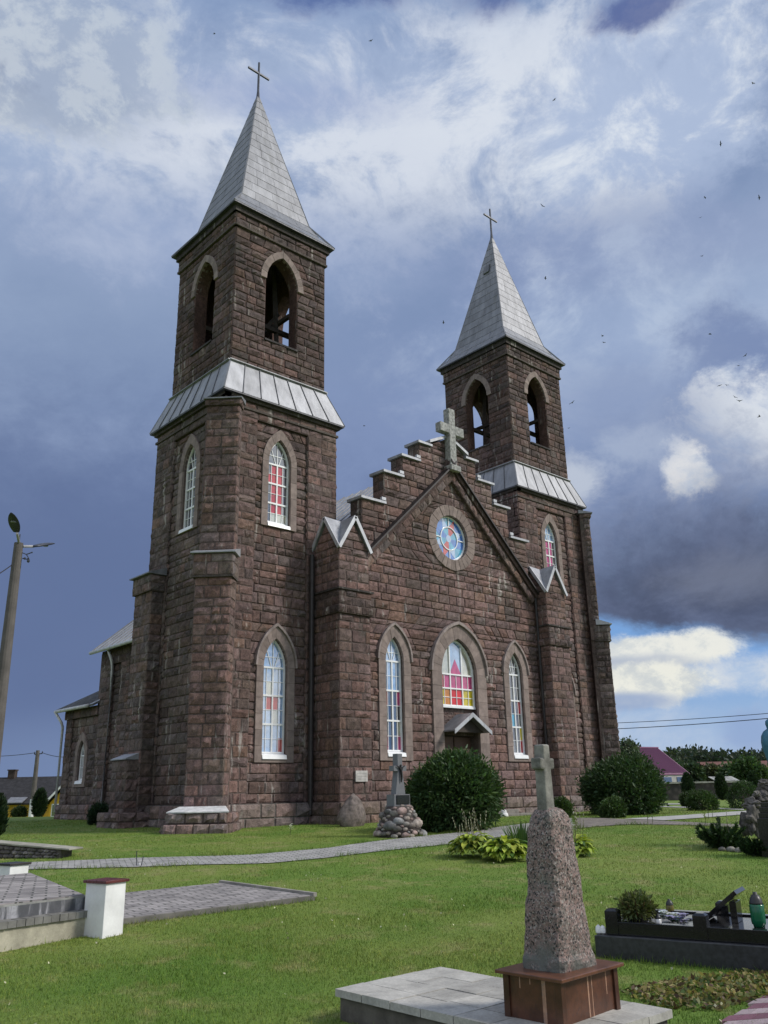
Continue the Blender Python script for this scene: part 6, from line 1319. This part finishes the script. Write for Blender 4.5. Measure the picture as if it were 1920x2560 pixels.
hp = np.array([(p.x, p.y) for p in hull]); R_ = nr.uniform(hp.min(0), hp.max(0), (9000, 2)); R_ = R_[inpoly(R_, hp)][:1700]; n = len(R_); D = nr.normal(size=(n, 3))*np.array([1, 1, .35])+np.array([0, 0, .35]); cl = np.array([(.26, .21, .08), (.12, .075, .045), (.17, .19, .06), (.32, .27, .11), (.08, .12, .035)])[nr.integers(0, 5, n)]*nr.uniform(.6, 1.2, (n, 1))
V, F, T = rquads(np.column_stack([R_, terr(R_[:, 0], R_[:, 1])+nr.uniform(.0, .022, n)]), D*np.array([1, 1, .6]), nr.uniform(.03, .07, n), .034, cl); o = np_mesh('ground_cover', V, F, T, LEAF); tag(o, 'yellowing leafy ground cover between grave and memorial', 'ground cover', kind='stuff')
birds = [(801, 88), (1197, 216), (1172, 445), (1627, 180), (1557, 311), (1523, 427), (1640, 427), (1513, 470), (1517, 553), (1178, 601), (1302, 726), (1305, 740), (1534, 722), (1236, 870), (1228, 925), (787, 920), (958, 697), (1595, 790), (1610, 768), (1555, 833), (1597, 866), (1570, 832), (1640, 900), (463, 73), (1205, 800), (1588, 858)]
b0 = None
for i, (u, v) in enumerate(birds):
    P = AT(u*1.1573, v*1.1573, rnd.uniform(62, 85))
    if b0 is None or i == 1:
        t = thing('bird', 'small dark bird on the wing high in the cloudy sky', 'bird', tuple(P), 'small dark birds flying round the towers'); m = MB(); r = [.006, .03, .034, .022, .008]; m.tube([P+Vector((x, 0, 0)) for x in (.12, .08, .02, -.06, -.14)], r, 8); m.build('body', IRON, t)
        for s_ in (-1, 1):
            m = MB(); q = [(.05, .02), (.03, .14), (-.03, .27), (-.05, .16), (-.04, .02)]; zz = [0, .05, .02 if i else .09, .045, 0]; m.add([P+Vector((x, s_*y, z+.008)) for (x, y), z in zip(q, zz)]+[P+Vector((x, s_*y, z-.006)) for (x, y), z in zip(q, zz)], [(0, 1, 4), (1, 3, 4), (1, 2, 3), (9, 6, 5), (9, 8, 6), (8, 7, 6)]+[(k, 5+k, 5+(k+1) % 5, (k+1) % 5) for k in range(5)]); m.build('wing', IRON, t)
        b1 = t
        if b0 is None: b0 = t
    else: t = copy_thing(b1 if i % 2 else b0, P)
    t.rotation_euler = (rnd.uniform(-.6, .6), rnd.uniform(-.4, .4), rnd.uniform(0, 6.28)); q = rnd.uniform(.8, 1.15); t.scale = (q, q, q)
# ================================================================== GRASS BLADES
def blades(n, t0, t1, hmean, w, name):
    tt = np.sqrt(nr.uniform(t0**2, t1**2, n)); rr = nr.uniform(-.72, .78, n)*tt; X = CAM.x+FH.x*tt+RH.x*rr; Y = CAM.y+FH.y*tt+RH.y*rr; P = np.column_stack([X, Y]); ok = nr.uniform(0, 1, n) < np.minimum(np.clip((t1-tt)/5, 0, 1), np.clip((tt-t0)/4, 0, 1) if t0 > 5 else 1)
    for q in MASK: ok &= ~inpoly(P, q)
    P = P[ok]; n = len(P); Z_ = terr(P[:, 0], P[:, 1]); cl = np.array([noise.noise(Vector((x*.9, y*.9, 3))) for x, y in P[::1]]) 
    h = hmean*nr.uniform(.45, 1.35, n)*(1+.7*cl); a = nr.uniform(0, 2*PI, n); lean = nr.uniform(.1, .9, n)*h; dx, dy = np.cos(a), np.sin(a); b = nr.uniform(0, PI, n); sx, sy = np.cos(b)*w/2, np.sin(b)*w/2
    V = np.stack([np.column_stack([P[:, 0]-sx, P[:, 1]-sy, Z_-.005]), np.column_stack([P[:, 0]+sx, P[:, 1]+sy, Z_-.005]), np.column_stack([P[:, 0]+dx*lean, P[:, 1]+dy*lean, Z_+h])], 1).reshape(-1, 3)
    k = nr.uniform(.9, 1.35, (n, 1))*(1.12 if t0 < 5 else 1); y = (nr.uniform(0, 1, (n, 1)) < .12); T = np.where(y, np.array([[1.7, 1.35, 1.2]]), np.array([[1., 1.05, .9]]))*k
    T = np.repeat(T, 3, 0); o = np_mesh(name, V, np.arange(3*n).reshape(n, 3), T, GRASS); return tag(o, 'short mown grass blades of the lawn', 'grass', kind='stuff')
blades(430000, 4.2, 14, .026, .0065, 'lawn_grass'); blades(290000, 8, 28, .026, .011, 'lawn_grass'); blades(115000, 24, 40, .028, .018, 'lawn_grass')
n = 380; tt = np.sqrt(nr.uniform(25, 500, n)); rr = nr.uniform(-.5, .5, n)*tt; P = np.column_stack([CAM.x+FH.x*tt+RH.x*rr, CAM.y+FH.y*tt+RH.y*rr]); ok = np.ones(n, bool)
for q in MASK: ok &= ~inpoly(P, q)
P = P[ok]; n = len(P); V, F, T = rquads(np.column_stack([P, terr(P[:, 0], P[:, 1])+.05]), nr.normal(size=(n, 3)), .028, .024, np.tile([.62, .6, .42], (n, 1))*nr.uniform(.5, 1.1, (n, 1))); o = np_mesh('clover_flowers', V, F, T, LEAF); tag(o, 'tiny pale clover flowers dotted over the lawn', 'flowers', kind='stuff')

# longer tufts where the mower does not reach, along the edges of slabs and paths
pts = []
for q in MASK:
    for a, b in zip(q, np.roll(q, -1, 0)):
        L = np.linalg.norm(b-a); n = int(L*150); d = np.linalg.norm((a+b)/2-np.array([CAM.x, CAM.y]))
        if n and d < 26: t = nr.uniform(0, 1, (n, 1)); pts.append(a+(b-a)*t+nr.normal(size=(n, 2))*.045)
P = np.vstack(pts); cl = np.array([noise.noise(Vector((x*1.7, y*1.7, 9))) for x, y in P]); P = P[cl > -.12]; cl = cl[cl > -.12]; n = len(P); h = .05*nr.uniform(.5, 1.5, n)*(1+1.6*np.maximum(cl, 0)); a = nr.uniform(0, 2*PI, n); ln = nr.uniform(.2, 1, n)*h; b = nr.uniform(0, PI, n); Zt = terr(P[:, 0], P[:, 1])
V = np.stack([np.column_stack([P[:, 0]-np.cos(b)*.005, P[:, 1]-np.sin(b)*.005, Zt-.01]), np.column_stack([P[:, 0]+np.cos(b)*.005, P[:, 1]+np.sin(b)*.005, Zt-.01]), np.column_stack([P[:, 0]+np.cos(a)*ln, P[:, 1]+np.sin(a)*ln, Zt+h])], 1).reshape(-1, 3)
o = np_mesh('edge_grass', V, np.arange(3*n).reshape(n, 3), np.repeat(nr.uniform(.7, 1.25, (n, 1))*np.array([[.95, 1.05, .8]]), 3, 0), GRASS); tag(o, 'longer grass tufts along the path and slab edges', 'grass', kind='stuff')
